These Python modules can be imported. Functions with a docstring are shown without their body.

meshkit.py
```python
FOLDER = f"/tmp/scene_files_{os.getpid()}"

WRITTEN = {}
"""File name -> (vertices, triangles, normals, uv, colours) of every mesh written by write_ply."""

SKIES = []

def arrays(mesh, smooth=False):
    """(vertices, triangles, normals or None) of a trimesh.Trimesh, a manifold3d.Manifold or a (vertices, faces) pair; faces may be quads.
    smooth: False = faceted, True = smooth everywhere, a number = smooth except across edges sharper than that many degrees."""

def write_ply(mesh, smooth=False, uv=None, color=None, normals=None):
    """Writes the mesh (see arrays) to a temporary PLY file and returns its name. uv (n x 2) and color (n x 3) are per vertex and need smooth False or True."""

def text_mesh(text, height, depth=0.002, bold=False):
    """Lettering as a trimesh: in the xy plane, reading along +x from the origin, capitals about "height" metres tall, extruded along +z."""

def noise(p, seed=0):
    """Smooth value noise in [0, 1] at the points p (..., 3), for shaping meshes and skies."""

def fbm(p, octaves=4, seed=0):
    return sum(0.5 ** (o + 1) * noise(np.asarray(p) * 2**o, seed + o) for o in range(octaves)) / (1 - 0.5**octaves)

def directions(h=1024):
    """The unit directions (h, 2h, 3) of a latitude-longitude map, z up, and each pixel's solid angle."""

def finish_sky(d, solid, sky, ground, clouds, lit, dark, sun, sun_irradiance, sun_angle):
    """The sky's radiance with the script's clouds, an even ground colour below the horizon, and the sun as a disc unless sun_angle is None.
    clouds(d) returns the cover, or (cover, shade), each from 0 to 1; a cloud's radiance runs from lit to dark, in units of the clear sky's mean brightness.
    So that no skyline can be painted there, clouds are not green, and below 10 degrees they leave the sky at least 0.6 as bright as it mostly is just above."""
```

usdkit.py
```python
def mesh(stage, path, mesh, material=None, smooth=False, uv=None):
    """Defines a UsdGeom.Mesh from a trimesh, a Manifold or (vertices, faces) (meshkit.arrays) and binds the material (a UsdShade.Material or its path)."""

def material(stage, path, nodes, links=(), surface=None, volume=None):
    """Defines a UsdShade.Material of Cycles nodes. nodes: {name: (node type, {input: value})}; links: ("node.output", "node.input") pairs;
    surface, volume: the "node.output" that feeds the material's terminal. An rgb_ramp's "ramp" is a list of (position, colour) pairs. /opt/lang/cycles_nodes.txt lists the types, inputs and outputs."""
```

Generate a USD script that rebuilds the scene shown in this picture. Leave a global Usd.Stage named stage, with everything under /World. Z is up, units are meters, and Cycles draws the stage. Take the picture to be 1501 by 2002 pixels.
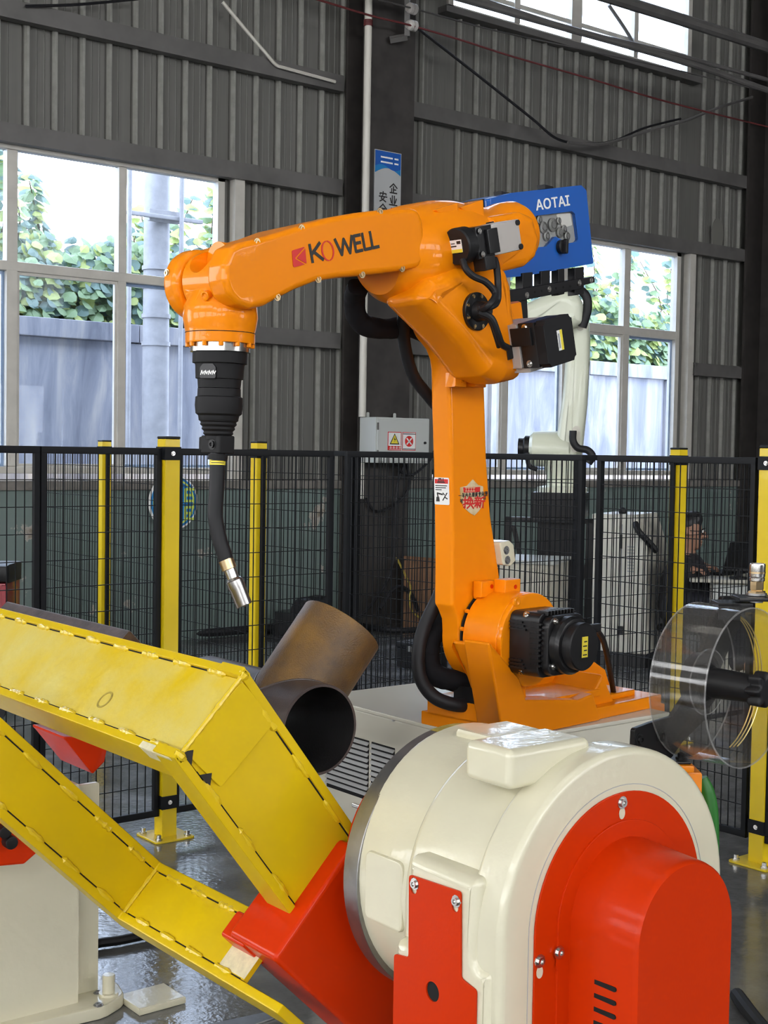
import math, random, numpy as np, trimesh, usdkit, meshkit
import mapbox_earcut as earcut
import manifold3d as m3
import shapely
from shapely.geometry import Polygon, LineString, Point, box as sbox
from shapely.ops import unary_union
from pxr import Usd, UsdGeom, UsdLux, Gf, Sdf, Vt

stage = Usd.Stage.CreateInMemory()
UsdGeom.SetStageUpAxis(stage, 'Z'); UsdGeom.SetStageMetersPerUnit(stage, 1.0)
UsdGeom.Xform.Define(stage, '/World'); UsdGeom.Scope.Define(stage, '/World/Looks')
V = lambda *a: np.array(a if len(a) > 1 else a[0], float)
ZU = V(0, 0, 1); XU = V(1, 0, 0); YU = V(0, 1, 0)
unit = lambda a: np.asarray(a, float) / np.linalg.norm(a)

# ---------------------------------------------------------------- camera
# world: x runs along the hall's long wall, y towards that wall, z up; the lens stands at eye height 1.5 m
FPX, EYE, AZ = 2650.0, 1.5, math.radians(51.5)
PITCH, ROLL = math.atan(118 / FPX), math.atan(0.016)
CAM = V(0, 0, EYE)
HD = V(math.cos(AZ), math.sin(AZ), 0); RT0 = V(math.sin(AZ), -math.cos(AZ), 0)
FW = HD * math.cos(PITCH) - ZU * math.sin(PITCH); UP0 = HD * math.sin(PITCH) + ZU * math.cos(PITCH)
RT = RT0 * math.cos(ROLL) + UP0 * math.sin(ROLL); UPV = -RT0 * math.sin(ROLL) + UP0 * math.cos(ROLL)
cam = UsdGeom.Camera.Define(stage, '/World/camera')
M = Gf.Matrix4d(1.0)
for i, a in enumerate((RT, UPV, -FW, CAM)): M.SetRow(i, Gf.Vec4d(*map(float, a), 1.0 if i == 3 else 0.0))
cam.AddTransformOp().Set(M)
cam.CreateHorizontalApertureAttr(24.0); cam.CreateVerticalApertureAttr(24.0 * 2002 / 1501)
cam.CreateFocalLengthAttr(24.0 * FPX / 1501); cam.CreateClippingRangeAttr(Gf.Vec2f(0.05, 500))
cam.CreateFStopAttr(0.0); cam.CreateFocusDistanceAttr(3.5)
cam.CreateExposureAttr(-0.2)

# ---------------------------------------------------------------- daylight and added overhead fill
sky = UsdLux.DomeLight.Define(stage, '/World/sky')
sky.CreateIntensityAttr(2.9); sky.CreateColorAttr(Gf.Vec3f(0.98, 0.985, 1.0))
sun = UsdLux.DistantLight.Define(stage, '/World/sun')
sun.CreateIntensityAttr(9.0); sun.CreateAngleAttr(0.6); sun.CreateColorAttr(Gf.Vec3f(1.0, 0.9, 0.72))
sun.AddRotateXYZOp().Set(Gf.Vec3f(50, 0, -12))
def rect_lamp(name, c, w, l, power, col, rot=(0, 0, 0)):
    r = UsdLux.RectLight.Define(stage, '/World/' + name); r.CreateWidthAttr(w); r.CreateHeightAttr(l)
    r.CreateIntensityAttr(power); r.CreateColorAttr(Gf.Vec3f(*col)); r.AddTranslateOp().Set(Gf.Vec3d(*c)); r.AddRotateXYZOp().Set(Gf.Vec3f(*rot))
# added fill panels under the solid roof, high above the work cell
for k_, (x_, y_, p_) in enumerate(((-6.5, 0.0, 0.9), (-2.5, 1.0, 0.9), (2.0, 1.5, 1.2))):
    rect_lamp('added_roof_fill' + (f'_{k_:03d}' if k_ else ''), (x_, y_, 7.75), 1.6, 9.0, p_, (1.0, 0.95, 0.86))

# ---------------------------------------------------------------- measuring helpers: a point of the photograph on a real plane of the hall
def ray(px, py): return FW + RT * ((px - 750.5) / FPX) - UPV * ((py - 1001) / FPX)
def P(px, py, depth): return CAM + ray(px, py) * depth
def on(px, py, p0, nn):
    d = ray(px, py); return CAM + d * (np.dot(np.asarray(p0) - CAM, nn) / np.dot(d, nn))
def GZ(px, py, h=0.0): return on(px, py, (0, 0, h), ZU)
def GY(px, py, y): return on(px, py, (0, y, 0), YU)
def GX(px, py, x): return on(px, py, (x, 0, 0), XU)

# ---------------------------------------------------------------- mesh helpers; a mesh is (vertices, triangles)
def cat(*ms):
    vs, fs, n = [], [], 0
    for m in ms:
        v, f = m if isinstance(m, tuple) else (np.asarray(m.vertices), np.asarray(m.faces))
        vs.append(v); fs.append(np.asarray(f) + n); n += len(v)
    return np.vstack(vs), np.vstack(fs)
def FR(o, e1, e2, e3=None):
    e1, e2 = V(e1), V(e2); return V(o), e1, e2, np.cross(e1, e2) if e3 is None else V(e3)
WF = FR((0, 0, 0), XU, YU)
def place(v, fr):
    o, a, b, c = fr; return o + v[:, :1] * a + v[:, 1:2] * b + v[:, 2:3] * c
def put(m, fr):
    v, f = m if isinstance(m, tuple) else (np.asarray(m.vertices), np.asarray(m.faces))
    f = np.asarray(f)
    if np.dot(np.cross(fr[1], fr[2]), fr[3]) < 0: f = f[:, ::-1]
    return place(np.asarray(v, float), fr), f
def rnd(pts, r=0.01, rc=None):
    p = pts if isinstance(pts, shapely.Geometry) else Polygon(pts)
    p = p.buffer(0)
    p = p.buffer(-r, quad_segs=4).buffer(r, quad_segs=4)
    rc = r if rc is None else rc
    if rc: p = p.buffer(rc, quad_segs=4).buffer(-rc, quad_segs=4)
    if p.geom_type != 'Polygon': p = max(p.geoms, key=lambda g: g.area)
    return p.simplify(r * 0.03)
def inset(q, d):
    e = np.roll(q, -1, 0) - q; e /= np.linalg.norm(e, axis=1, keepdims=True) + 1e-12
    n = np.stack([-e[:, 1], e[:, 0]], 1); s = n + np.roll(n, 1, 0)
    l = np.linalg.norm(s, axis=1, keepdims=True); s /= l + 1e-12
    c = np.maximum((s * n).sum(1, keepdims=True), 0.45); return q + s * d / c
def extr(pts, a, b, fr=WF, bev=0.003, k=2, bev_a=True):
    """A polygon in the frame's first two axes made solid from a to b along the third, its edges rounded."""
    p = pts if isinstance(pts, shapely.Geometry) else Polygon(pts)
    p = shapely.geometry.polygon.orient(p.buffer(0), 1.0)
    if a > b: a, b = b, a
    if len(p.interiors):
        m = trimesh.creation.extrude_polygon(p, b - a, engine='earcut'); v = np.array(m.vertices); v[:, 2] += a
        return put((v, np.array(m.faces)), fr)
    q = np.array(p.exterior.coords)[:-1]; n = len(q)
    keep = np.linalg.norm(q - np.roll(q, 1, 0), axis=1) > 1e-6; q = q[keep]; n = len(q)
    bev = min(bev, (b - a) * 0.49)
    if bev > 0:
        an = np.linspace(0, math.pi / 2, k + 1)
        prof = [(bev * (1 - math.sin(x)), a + bev * (1 - math.cos(x))) for x in an] if bev_a else [(0, a)]
        prof += [(bev * (1 - math.sin(x)), b - bev * (1 - math.cos(x))) for x in an[::-1]]
    else: prof = [(0, a), (0, b)]
    v = np.vstack([np.column_stack([inset(q, d) if d > 0 else q, np.full(n, z)]) for d, z in prof]); f = []
    i = np.arange(n); j = (i + 1) % n
    for r in range(len(prof) - 1):
        A, B = r * n, (r + 1) * n
        f += [np.stack([A + i, A + j, B + j], 1), np.stack([A + i, B + j, B + i], 1)]
    def cap(r):
        return np.asarray(earcut.triangulate_float64(v[r * n:(r + 1) * n, :2].copy(), np.array([n], np.uint32)), int).reshape(-1, 3) + r * n
    f += [cap(0)[:, ::-1], cap(len(prof) - 1)]
    return put((v, np.vstack(f)), fr)
def bx(lo, hi, fr=WF, bev=0.003):
    lo, hi = np.minimum(lo, hi), np.maximum(lo, hi)
    return extr([(lo[0], lo[1]), (hi[0], lo[1]), (hi[0], hi[1]), (lo[0], hi[1])], lo[2], hi[2], fr, bev)
def axes_of(d):
    d = unit(d); a = np.cross(d, ZU if abs(d[2]) < 0.9 else XU); a = unit(a); return a, np.cross(d, a), d
def lathe(p0, d, prof, n=32, close=True, a0=0, a1=2 * math.pi, ref=None):
    """prof: (radius, height along d) pairs."""
    if ref is not None: c = unit(d); a = unit(ref - np.dot(ref, c) * c); b = np.cross(c, a)
    else: a, b, c = axes_of(d)
    prof = list(prof)
    if close:
        if prof[0][0] > 1e-9: prof = [(0, prof[0][1])] + prof
        if prof[-1][0] > 1e-9: prof = prof + [(0, prof[-1][1])]
    full = abs(a1 - a0 - 2 * math.pi) < 1e-6
    th = np.linspace(a0, a1, n, endpoint=not full); R = len(prof)
    v = np.array([V(p0) + r * (math.cos(t) * a + math.sin(t) * b) + h * c for r, h in prof for t in th])
    i = np.arange(n if full else n - 1); j = (i + 1) % n; f = []
    for r in range(R - 1):
        A, B = r * n, (r + 1) * n
        if prof[r][0] > 1e-9: f.append(np.stack([A + i, A + j, B + j], 1))
        if prof[r + 1][0] > 1e-9: f.append(np.stack([A + i, B + j, B + i], 1))
    return v, np.vstack(f)
def cyl(p0, p1, r, n=24, bev=0.0, r1=None):
    p0, p1 = V(p0), V(p1); h = np.linalg.norm(p1 - p0); r1 = r if r1 is None else r1
    b = min(bev, h * 0.4)
    pr = [(r - b, 0), (r - b * .3, b * .3), (r, b), (r1, h - b), (r1 - b * .3, h - b * .3), (r1 - b, h)] if b > 0 else [(r, 0), (r1, h)]
    return lathe(p0, p1 - p0, pr, n)
def spline(pts, n=8):
    p = np.asarray(pts, float); p = np.vstack([2 * p[0] - p[1], p, 2 * p[-1] - p[-2]]); out = []
    for i in range(1, len(p) - 2):
        for t in np.linspace(0, 1, n, endpoint=False):
            a, b, c, d = p[i - 1:i + 3]
            out.append(.5 * (2 * b + (c - a) * t + (2 * a - 5 * b + 4 * c - d) * t * t + (3 * b - a - 3 * c + d) * t ** 3))
    return np.array(out + [p[-2]])
def tube(pts, r, n=12, smooth=8):
    p = spline(pts, smooth) if smooth and len(pts) > 2 else np.asarray(pts, float)
    r = np.interp(np.linspace(0, 1, len(p)), np.linspace(0, 1, len(r)), r) if np.ndim(r) else np.full(len(p), r)
    t = np.gradient(p, axis=0); t /= np.linalg.norm(t, axis=1, keepdims=True) + 1e-12
    a = axes_of(t[0])[0]; fr = []
    for k in range(len(p)):
        a = unit(a - np.dot(a, t[k]) * t[k]); fr.append((a, np.cross(t[k], a)))
    th = np.arange(n) * 2 * math.pi / n
    v = np.vstack([p[k] + r[k] * (np.cos(th)[:, None] * fr[k][0] + np.sin(th)[:, None] * fr[k][1]) for k in range(len(p))] + [p[:1], p[-1:]])
    i = np.arange(n); j = (i + 1) % n; f = []
    for k in range(len(p) - 1):
        A, B = k * n, (k + 1) * n; f += [np.stack([A + i, A + j, B + j], 1), np.stack([A + i, B + j, B + i], 1)]
    L = len(p) * n; f += [np.stack([j, i, np.full(n, L)], 1), np.stack([L - n + i, L - n + j, np.full(n, L + 1)], 1)]
    return v, np.vstack(f)
def ball(c, r, n=12): return lathe(V(c) - V(0, 0, r), ZU, [(r * math.sin(x), r - r * math.cos(x)) for x in np.linspace(0, math.pi, n // 2 + 1)], n, close=False)
def bolt(p, d, r=0.006, h=0.005):
    return cat(lathe(V(p) - unit(d) * .001, d, [(r * 1.5, 0), (r * 1.5, h * .35), (r, h * .35), (r, h), (r * .55, h), (r * .5, h * .55)], 10))
def mani(m):
    v, f = m; t = trimesh.Trimesh(v, f, process=True); t.merge_vertices()
    return m3.Manifold(m3.Mesh(np.asarray(t.vertices, np.float32), np.asarray(t.faces, np.uint32)))
def unmani(m):
    q = m.to_mesh(); return np.array(q.vert_properties[:, :3], float), np.array(q.tri_verts, int)
def cut(a, *bs):
    A = mani(a)
    for b in bs: A = A - mani(b)
    return unmani(A)
def joinm(*ms):
    A = mani(ms[0])
    for b in ms[1:]: A = A + mani(b)
    return unmani(A)
def chain(joints, bones, target=0.02, it=6):
    """A continuous body: hulls of spheres at joint pairs, joined, refined and smoothed."""
    A = m3.Manifold()
    for a, b in bones:
        (pa, ra), (pb, rb) = joints[a], joints[b]
        s = [m3.Manifold.sphere(r, 20).translate(list(map(float, p))) for p, r in ((pa, ra), (pb, rb))]
        A = A + m3.Manifold.batch_hull(s)
    v, f = unmani(A.refine_to_length(target)); t = trimesh.Trimesh(v, f, process=True)
    trimesh.smoothing.filter_taubin(t, 0.5, 0.53, it * 2)
    return np.array(t.vertices), np.array(t.faces)
def text(s, h, depth=0.0008, bold=False):
    m = meshkit.text_mesh(s, h, depth, bold); v = np.array(m.vertices); v[:, 0] -= v[:, 0].min(); return v, np.array(m.faces)
def strokes(lines, w, depth, fr, scale=1.0, at=(0, 0), sx=None):
    """Strokes of a character in a unit cell as flat lettering."""
    sx = scale if sx is None else sx
    g = unary_union([LineString([(at[0] + x * sx, at[1] + y * scale) for x, y in l]).buffer(w / 2, quad_segs=2, cap_style='square') for l in lines])
    return cat(*[extr(Polygon(p.exterior), 0, depth, fr, 0) if not p.interiors else extr(p, 0, depth, fr, 0) for p in getattr(g, 'geoms', [g])])

# ---------------------------------------------------------------- naming and placing
used = {}
def path_in(parent, name):
    k = (parent, name); n = used[k] = used.get(k, -1) + 1
    return f'{parent}/{name}' + (f'_{n:03d}' if n else '')
def tag(prim, label=None, cat_=None, group=None, kind=None):
    for k, v in (('label', label), ('category', cat_), ('group', group), ('kind', kind)):
        if v: prim.SetCustomDataByKey(k, v)
class Thing:
    def __init__(s, name, label, cat_, origin=(0, 0, 0), group=None, kind=None):
        s.o = V(origin); s.path = path_in('/World', name); x = UsdGeom.Xform.Define(stage, s.path); x.AddTranslateOp().Set(Gf.Vec3d(*map(float, s.o)))
        s.prim = x.GetPrim(); tag(s.prim, label, cat_, group, kind)
    def part(s, name, mesh, mat, parent=None, label=None, smooth=32, kind=None):
        p = path_in(parent or s.path, name); v, f = mesh if isinstance(mesh, tuple) else (np.array(mesh.vertices), np.array(mesh.faces))
        m = usdkit.mesh(stage, p, (np.asarray(v) - s.o, f), LOOK[mat], smooth)
        tag(m.GetPrim(), label, None, None, kind); return p
    def copy(s, origin, label, group=None, rotz=0.0):
        name = s.path.split('/')[-1]
        p = path_in('/World', name); x = UsdGeom.Xform.Define(stage, p); pr = x.GetPrim()
        pr.GetReferences().AddInternalReference(s.path); pr.SetInstanceable(True)
        x.ClearXformOpOrder(); x.AddTranslateOp().Set(Gf.Vec3d(*map(float, origin)))
        if rotz: x.AddRotateZOp().Set(float(rotz))
        was = s.prim.GetCustomData(); tag(pr, label, was['category'], group or was.get('group')); return p
def solo(name, mesh, mat, label, cat_, group=None, kind=None, smooth=32):
    p = path_in('/World', name); v, f = mesh; m = usdkit.mesh(stage, p, (v, f), LOOK[mat], smooth)
    tag(m.GetPrim(), label, cat_, group, kind); return p

# ---------------------------------------------------------------- materials
LOOK = {}
def look(name, nodes, links, surface): LOOK[name] = usdkit.material(stage, '/World/Looks/' + name, nodes, links, surface=surface)
def plain(name, col, rough=0.4, metal=0.0, coat=0.0, spec=0.5, grime=0.0, gscale=8.0, bump=0.0, bscale=60.0, col2=None, stretch=(1, 1, 1), coat_rough=0.05):
    n = {'p': ('principled_bsdf', {'base_color': col, 'roughness': rough, 'metallic': metal, 'coat_weight': coat, 'coat_roughness': coat_rough, 'specular_ior_level': spec})}; l = []
    if grime or bump: n['g'] = ('geometry', {})
    if grime:
        c2 = col2 or tuple(c * (1 - grime) for c in col)
        n['m'] = ('mapping', {'scale': stretch}); n['t'] = ('noise_texture', {'scale': gscale, 'detail': 6.0, 'roughness': 0.6}); n['r'] = ('rgb_ramp', {'ramp': [(0.32, c2), (0.62, col)]})
        l += [('g.position', 'm.vector'), ('m.vector', 't.vector'), ('t.fac', 'r.fac'), ('r.color', 'p.base_color')]
    if bump:
        n['bt'] = ('noise_texture', {'scale': bscale, 'detail': 3.0}); n['b'] = ('bump', {'strength': bump, 'distance': 0.002})
        l += [('g.position', 'bt.vector'), ('bt.fac', 'b.height'), ('b.normal', 'p.normal')]
        if coat: l.append(('b.normal', 'p.coat_normal'))
    look(name, n, l, 'p.BSDF')
plain('orange_paint', (0.86, 0.25, 0.002), 0.36, spec=0.12, coat=0.35, bump=0.05, bscale=90, coat_rough=0.04)
plain('yellow_paint', (0.66, 0.46, 0.004), 0.38, spec=0.12, coat=0.15, grime=0.10, gscale=5, bump=0.35, bscale=34, col2=(0.60, 0.42, 0.01), coat_rough=0.10)
plain('yellow_worn', (0.66, 0.46, 0.005), 0.36, spec=0.2, coat=0.25, grime=0.4, gscale=4.5, bump=0.7, bscale=42, col2=(0.66, 0.56, 0.16), coat_rough=0.12)
plain('weld_paint', (0.68, 0.48, 0.008), 0.34, coat=0.4, bump=0.5, bscale=120, coat_rough=0.08)
plain('post_paint', (0.76, 0.55, 0.004), 0.42, coat=0.2)
plain('red_paint', (0.60, 0.030, 0.001), 0.36, spec=0.12, coat=0.18, bump=0.18, bscale=70, coat_rough=0.06)
plain('red_sheet', (0.54, 0.029, 0.0005), 0.42, spec=0.10, coat=0.12, bump=0.08, bscale=160, coat_rough=0.12)
plain('cream_paint', (0.66, 0.63, 0.47), 0.34, coat=0.5, grime=0.05, gscale=5, bump=0.25, bscale=55, coat_rough=0.06)
plain('cream_sheet', (0.64, 0.62, 0.52), 0.38, coat=0.2, bump=0.06, bscale=120)
plain('white_robot_paint', (0.62, 0.65, 0.52), 0.35, coat=0.4)
plain('pale_grey', (0.50, 0.52, 0.50), 0.45)
plain('cabinet_cream', (0.56, 0.54, 0.46), 0.45, grime=0.15, gscale=3)
plain('grey_plastic', (0.30, 0.31, 0.31), 0.5)
plain('black_metal', (0.008, 0.008, 0.009), 0.36, spec=0.35, coat=0.08)
plain('black_matte', (0.010, 0.010, 0.011), 0.6, spec=0.25)
plain('black_plastic', (0.010, 0.010, 0.011), 0.45, spec=0.3, bump=0.1, bscale=200)
plain('black_cloth', (0.009, 0.009, 0.011), 0.8, spec=0.2, bump=0.6, bscale=45)
plain('rubber', (0.012, 0.012, 0.014), 0.5, spec=0.3)
plain('fence_black', (0.006, 0.007, 0.009), 0.45, spec=0.2)
plain('dark_hole', (0.004, 0.004, 0.004), 0.9)
plain('steel', (0.62, 0.61, 0.59), 0.22, metal=1.0)
plain('brushed_steel', (0.34, 0.34, 0.34), 0.42, metal=1.0, grime=0.2, gscale=20)
plain('nozzle_steel', (0.40, 0.39, 0.38), 0.26, metal=1.0)
plain('lit_rib', (0.25, 0.248, 0.225), 0.5, grime=0.2, gscale=12)  # lighter sheet tone for the light painted on the ribs
plain('patch_sheet', (0.15, 0.148, 0.13), 0.6)
plain('brass', (0.60, 0.45, 0.26), 0.28, metal=1.0)
plain('motor_aluminium', (0.46, 0.43, 0.40), 0.45, metal=0.25)
plain('blue_paint', (0.006, 0.095, 0.42), 0.35, coat=0.5)
plain('white_print', (0.80, 0.80, 0.78), 0.5)
plain('bare_patch', (0.72, 0.66, 0.42), 0.45, grime=0.2, gscale=60)
plain('black_print', (0.015, 0.013, 0.012), 0.5)
plain('red_print', (0.62, 0.015, 0.012), 0.45)
plain('yellow_print', (0.80, 0.66, 0.05), 0.45)
plain('gold_print', (0.66, 0.46, 0.20), 0.35, metal=0.3, grime=0.4, gscale=26, col2=(0.82, 0.72, 0.50))
plain('grey_print', (0.42, 0.43, 0.43), 0.5)
plain('tape', (0.42, 0.32, 0.05), 0.5, grime=0.4, gscale=60)
plain('pipe_rust', (0.185, 0.092, 0.012), 0.45, grime=0.55, gscale=7, bump=0.8, bscale=260, col2=(0.065, 0.038, 0.020), coat=0.15, coat_rough=0.3)
plain('pipe_scale', (0.085, 0.060, 0.052), 0.40, grime=0.3, gscale=10, bump=0.25, bscale=240, col2=(0.05, 0.040, 0.040), coat=0.2, coat_rough=0.3)
plain('pipe_inside', (0.022, 0.021, 0.022), 0.42, grime=0.3, gscale=14, bump=0.2, bscale=200)
plain('mill_steel', (0.16, 0.13, 0.13), 0.5, grime=0.4, gscale=14, col2=(0.09, 0.075, 0.075), bump=0.3, bscale=120)
plain('rust', (0.14, 0.075, 0.03), 0.7, grime=0.5, gscale=24)
plain('skin', (0.36, 0.19, 0.12), 0.5)
plain('hair', (0.010, 0.009, 0.009), 0.5)
plain('shirt', (0.016, 0.016, 0.019), 0.85)
plain('trousers', (0.014, 0.015, 0.022), 0.85)
plain('cardboard', (0.19, 0.10, 0.05), 0.8, grime=0.3, gscale=9)
plain('green_plastic', (0.02, 0.17, 0.02), 0.45)
plain('maroon_plastic', (0.24, 0.008, 0.018), 0.35, coat=0.3)
plain('blue_print', (0.005, 0.19, 0.48), 0.45)
plain('lime_print', (0.55, 0.66, 0.10), 0.5)
plain('porcelain', (0.50, 0.47, 0.44), 0.3, coat=0.4)
plain('upvc', (0.52, 0.50, 0.45), 0.42, grime=0.12, gscale=7)
plain('conduit', (0.58, 0.56, 0.50), 0.45)
plain('column_steel', (0.042, 0.037, 0.034), 0.55, grime=0.45, gscale=5)
plain('girt_steel', (0.115, 0.110, 0.105), 0.5, grime=0.3, gscale=3)
plain('roof_sheet', (0.22, 0.22, 0.22), 0.6)
plain('ground_outside', (0.22, 0.21, 0.19), 0.9, grime=0.3, gscale=1.5)
plain('pole_concrete', (0.38, 0.37, 0.38), 0.8, grime=0.2, gscale=6)
plain('stem', (0.10, 0.07, 0.03), 0.8)
plain('cable_red', (0.12, 0.022, 0.022), 0.5)
plain('wire_gold', (0.72, 0.55, 0.22), 0.3, metal=0.8)
look('sheet_metal', {'g': ('geometry', {}), 'm': ('mapping', {'scale': (1.0, 1.0, 0.02)}), 't': ('noise_texture', {'scale': 34.0, 'detail': 4.0}), 'r': ('rgb_ramp', {'ramp': [(0.25, (0.112, 0.110, 0.100)), (0.75, (0.134, 0.132, 0.120))]}),
     'p': ('principled_bsdf', {'roughness': 0.45, 'specular_ior_level': 0.4})}, [('g.position', 'm.vector'), ('m.vector', 't.vector'), ('t.fac', 'r.fac'), ('r.color', 'p.base_color')], 'p.BSDF')
look('dado_paint', {'g': ('geometry', {}), 't': ('noise_texture', {'scale': 2.6, 'detail': 9.0, 'roughness': 0.68}), 'r': ('rgb_ramp', {'ramp': [(0.0, (0.10, 0.145, 0.132)), (0.615, (0.145, 0.190, 0.176)), (0.63, (0.38, 0.35, 0.31)), (0.70, (0.20, 0.17, 0.13)), (0.8, (0.10, 0.08, 0.06))], 'interpolate': True}),
     'p': ('principled_bsdf', {'roughness': 0.55})}, [('g.position', 't.vector'), ('t.fac', 'r.fac'), ('r.color', 'p.base_color')], 'p.BSDF')
plain('ledge_concrete', (0.20, 0.185, 0.165), 0.8, grime=0.4, gscale=5)
look('floor_epoxy', {'g': ('geometry', {}), 't': ('noise_texture', {'scale': 3.0, 'detail': 8.0, 'roughness': 0.65}), 'r': ('rgb_ramp', {'ramp': [(0.3, (0.085, 0.088, 0.09)), (0.7, (0.17, 0.172, 0.17))]}),
     'rr': ('map_range', {'from_min': 0.3, 'from_max': 0.7, 'to_min': 0.08, 'to_max': 0.20}), 't2': ('noise_texture', {'scale': 42.0, 'detail': 3.0}), 'b': ('bump', {'strength': 0.22, 'distance': 0.004}),
     'p': ('principled_bsdf', {'roughness': 0.2, 'specular_ior_level': 0.7})}, [('g.position', 't.vector'), ('t.fac', 'r.fac'), ('r.color', 'p.base_color'), ('t.fac', 'rr.value'), ('rr.result', 'p.roughness'), ('g.position', 't2.vector'), ('t2.fac', 'b.height'), ('b.normal', 'p.normal')], 'p.BSDF')
look('boundary_concrete', {'g': ('geometry', {}), 'm': ('mapping', {'scale': (2.2, 1.0, 0.35)}), 't': ('noise_texture', {'scale': 1.6, 'detail': 7.0, 'roughness': 0.62, 'distortion': 0.6}), 'r': ('rgb_ramp', {'ramp': [(0.3, (0.15, 0.155, 0.19)), (0.5, (0.26, 0.26, 0.29)), (0.66, (0.40, 0.375, 0.36))]}),
     'p': ('principled_bsdf', {'roughness': 0.9})}, [('g.position', 'm.vector'), ('m.vector', 't.vector'), ('t.fac', 'r.fac'), ('r.color', 'p.base_color')], 'p.BSDF')
def pane(name, tint, f0, rough=0.02, haze=0.0, haze_col=(0.62, 0.60, 0.58)):
    n = {'t': ('transparent_bsdf', {'color': tint}), 'g': ('glossy_bsdf', {'color': (1, 1, 1), 'roughness': rough}), 'w': ('layer_weight', {'blend': 0.5}),
         'e': ('math', {'math_type': 'power', 'value2': 4.0}), 's': ('math', {'math_type': 'multiply_add', 'value2': 0.55, 'value3': f0}), 'm': ('mix_closure', {})}
    l = [('t.BSDF', 'm.closure1'), ('g.BSDF', 'm.closure2'), ('w.facing', 'e.value1'), ('e.value', 's.value1'), ('s.value', 'm.fac')]; out = 'm.closure'
    if haze:
        n['d'] = ('diffuse_bsdf', {'color': haze_col}); n['m2'] = ('mix_closure', {'fac': haze}); l += [('m.closure', 'm2.closure1'), ('d.BSDF', 'm2.closure2')]; out = 'm2.closure'
    look(name, n, l, out)
pane('window_glass', (0.80, 0.88, 1.0), 0.008)  # blue tint puts the cool outdoor light into the glass colour
pane('clear_plastic', (0.93, 0.93, 0.92), 0.02, 0.05)
pane('hazy_plastic', (0.90, 0.90, 0.89), 0.03, 0.06, 0.022)  # a little diffuse white mixed in for a milky look
pane('plastic_edge', (0.92, 0.92, 0.92), 0.04, 0.1, 0.14, (0.7, 0.7, 0.7))
for k, (a, b) in enumerate((((0.24, 0.34, 0.18), (0.42, 0.50, 0.22)), ((0.42, 0.48, 0.16), (0.66, 0.68, 0.26)), ((0.15, 0.23, 0.20), (0.28, 0.38, 0.30)))):
    look(f'leaf_{"abc"[k]}', {'g': ('geometry', {}), 'r': ('rgb_ramp', {'ramp': [(0.0, a), (1.0, b)]}), 'd': ('principled_bsdf', {'roughness': 0.5}), 'tr': ('translucent_bsdf', {}), 'm': ('mix_closure', {'fac': 0.35})},
         [('g.random_per_island', 'r.fac'), ('r.color', 'd.base_color'), ('r.color', 'tr.color'), ('d.BSDF', 'm.closure1'), ('tr.BSDF', 'm.closure2')], 'm.closure')

# ================================================================ the hall
YW = 9.34                                                            # room face of the long wall
def struct(name, mesh, mat, label=None, smooth=32): return solo(name, mesh, mat, label, None, kind='structure', smooth=smooth)
class Struct(Thing):
    def __init__(s, name, label=None, origin=(0, 0, 0)): super().__init__(name, label, None, origin, kind='structure')
struct('floor', bx((-9, -9, -0.2), (13.4, 9.6, 0), bev=0), 'floor_epoxy', 'grey glossy painted concrete floor of the workshop')
struct('ceiling', bx((-9, -9, 7.9), (13.4, 9.6, 8.0), bev=0), 'roof_sheet', 'sheet roof of the hall')

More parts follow.
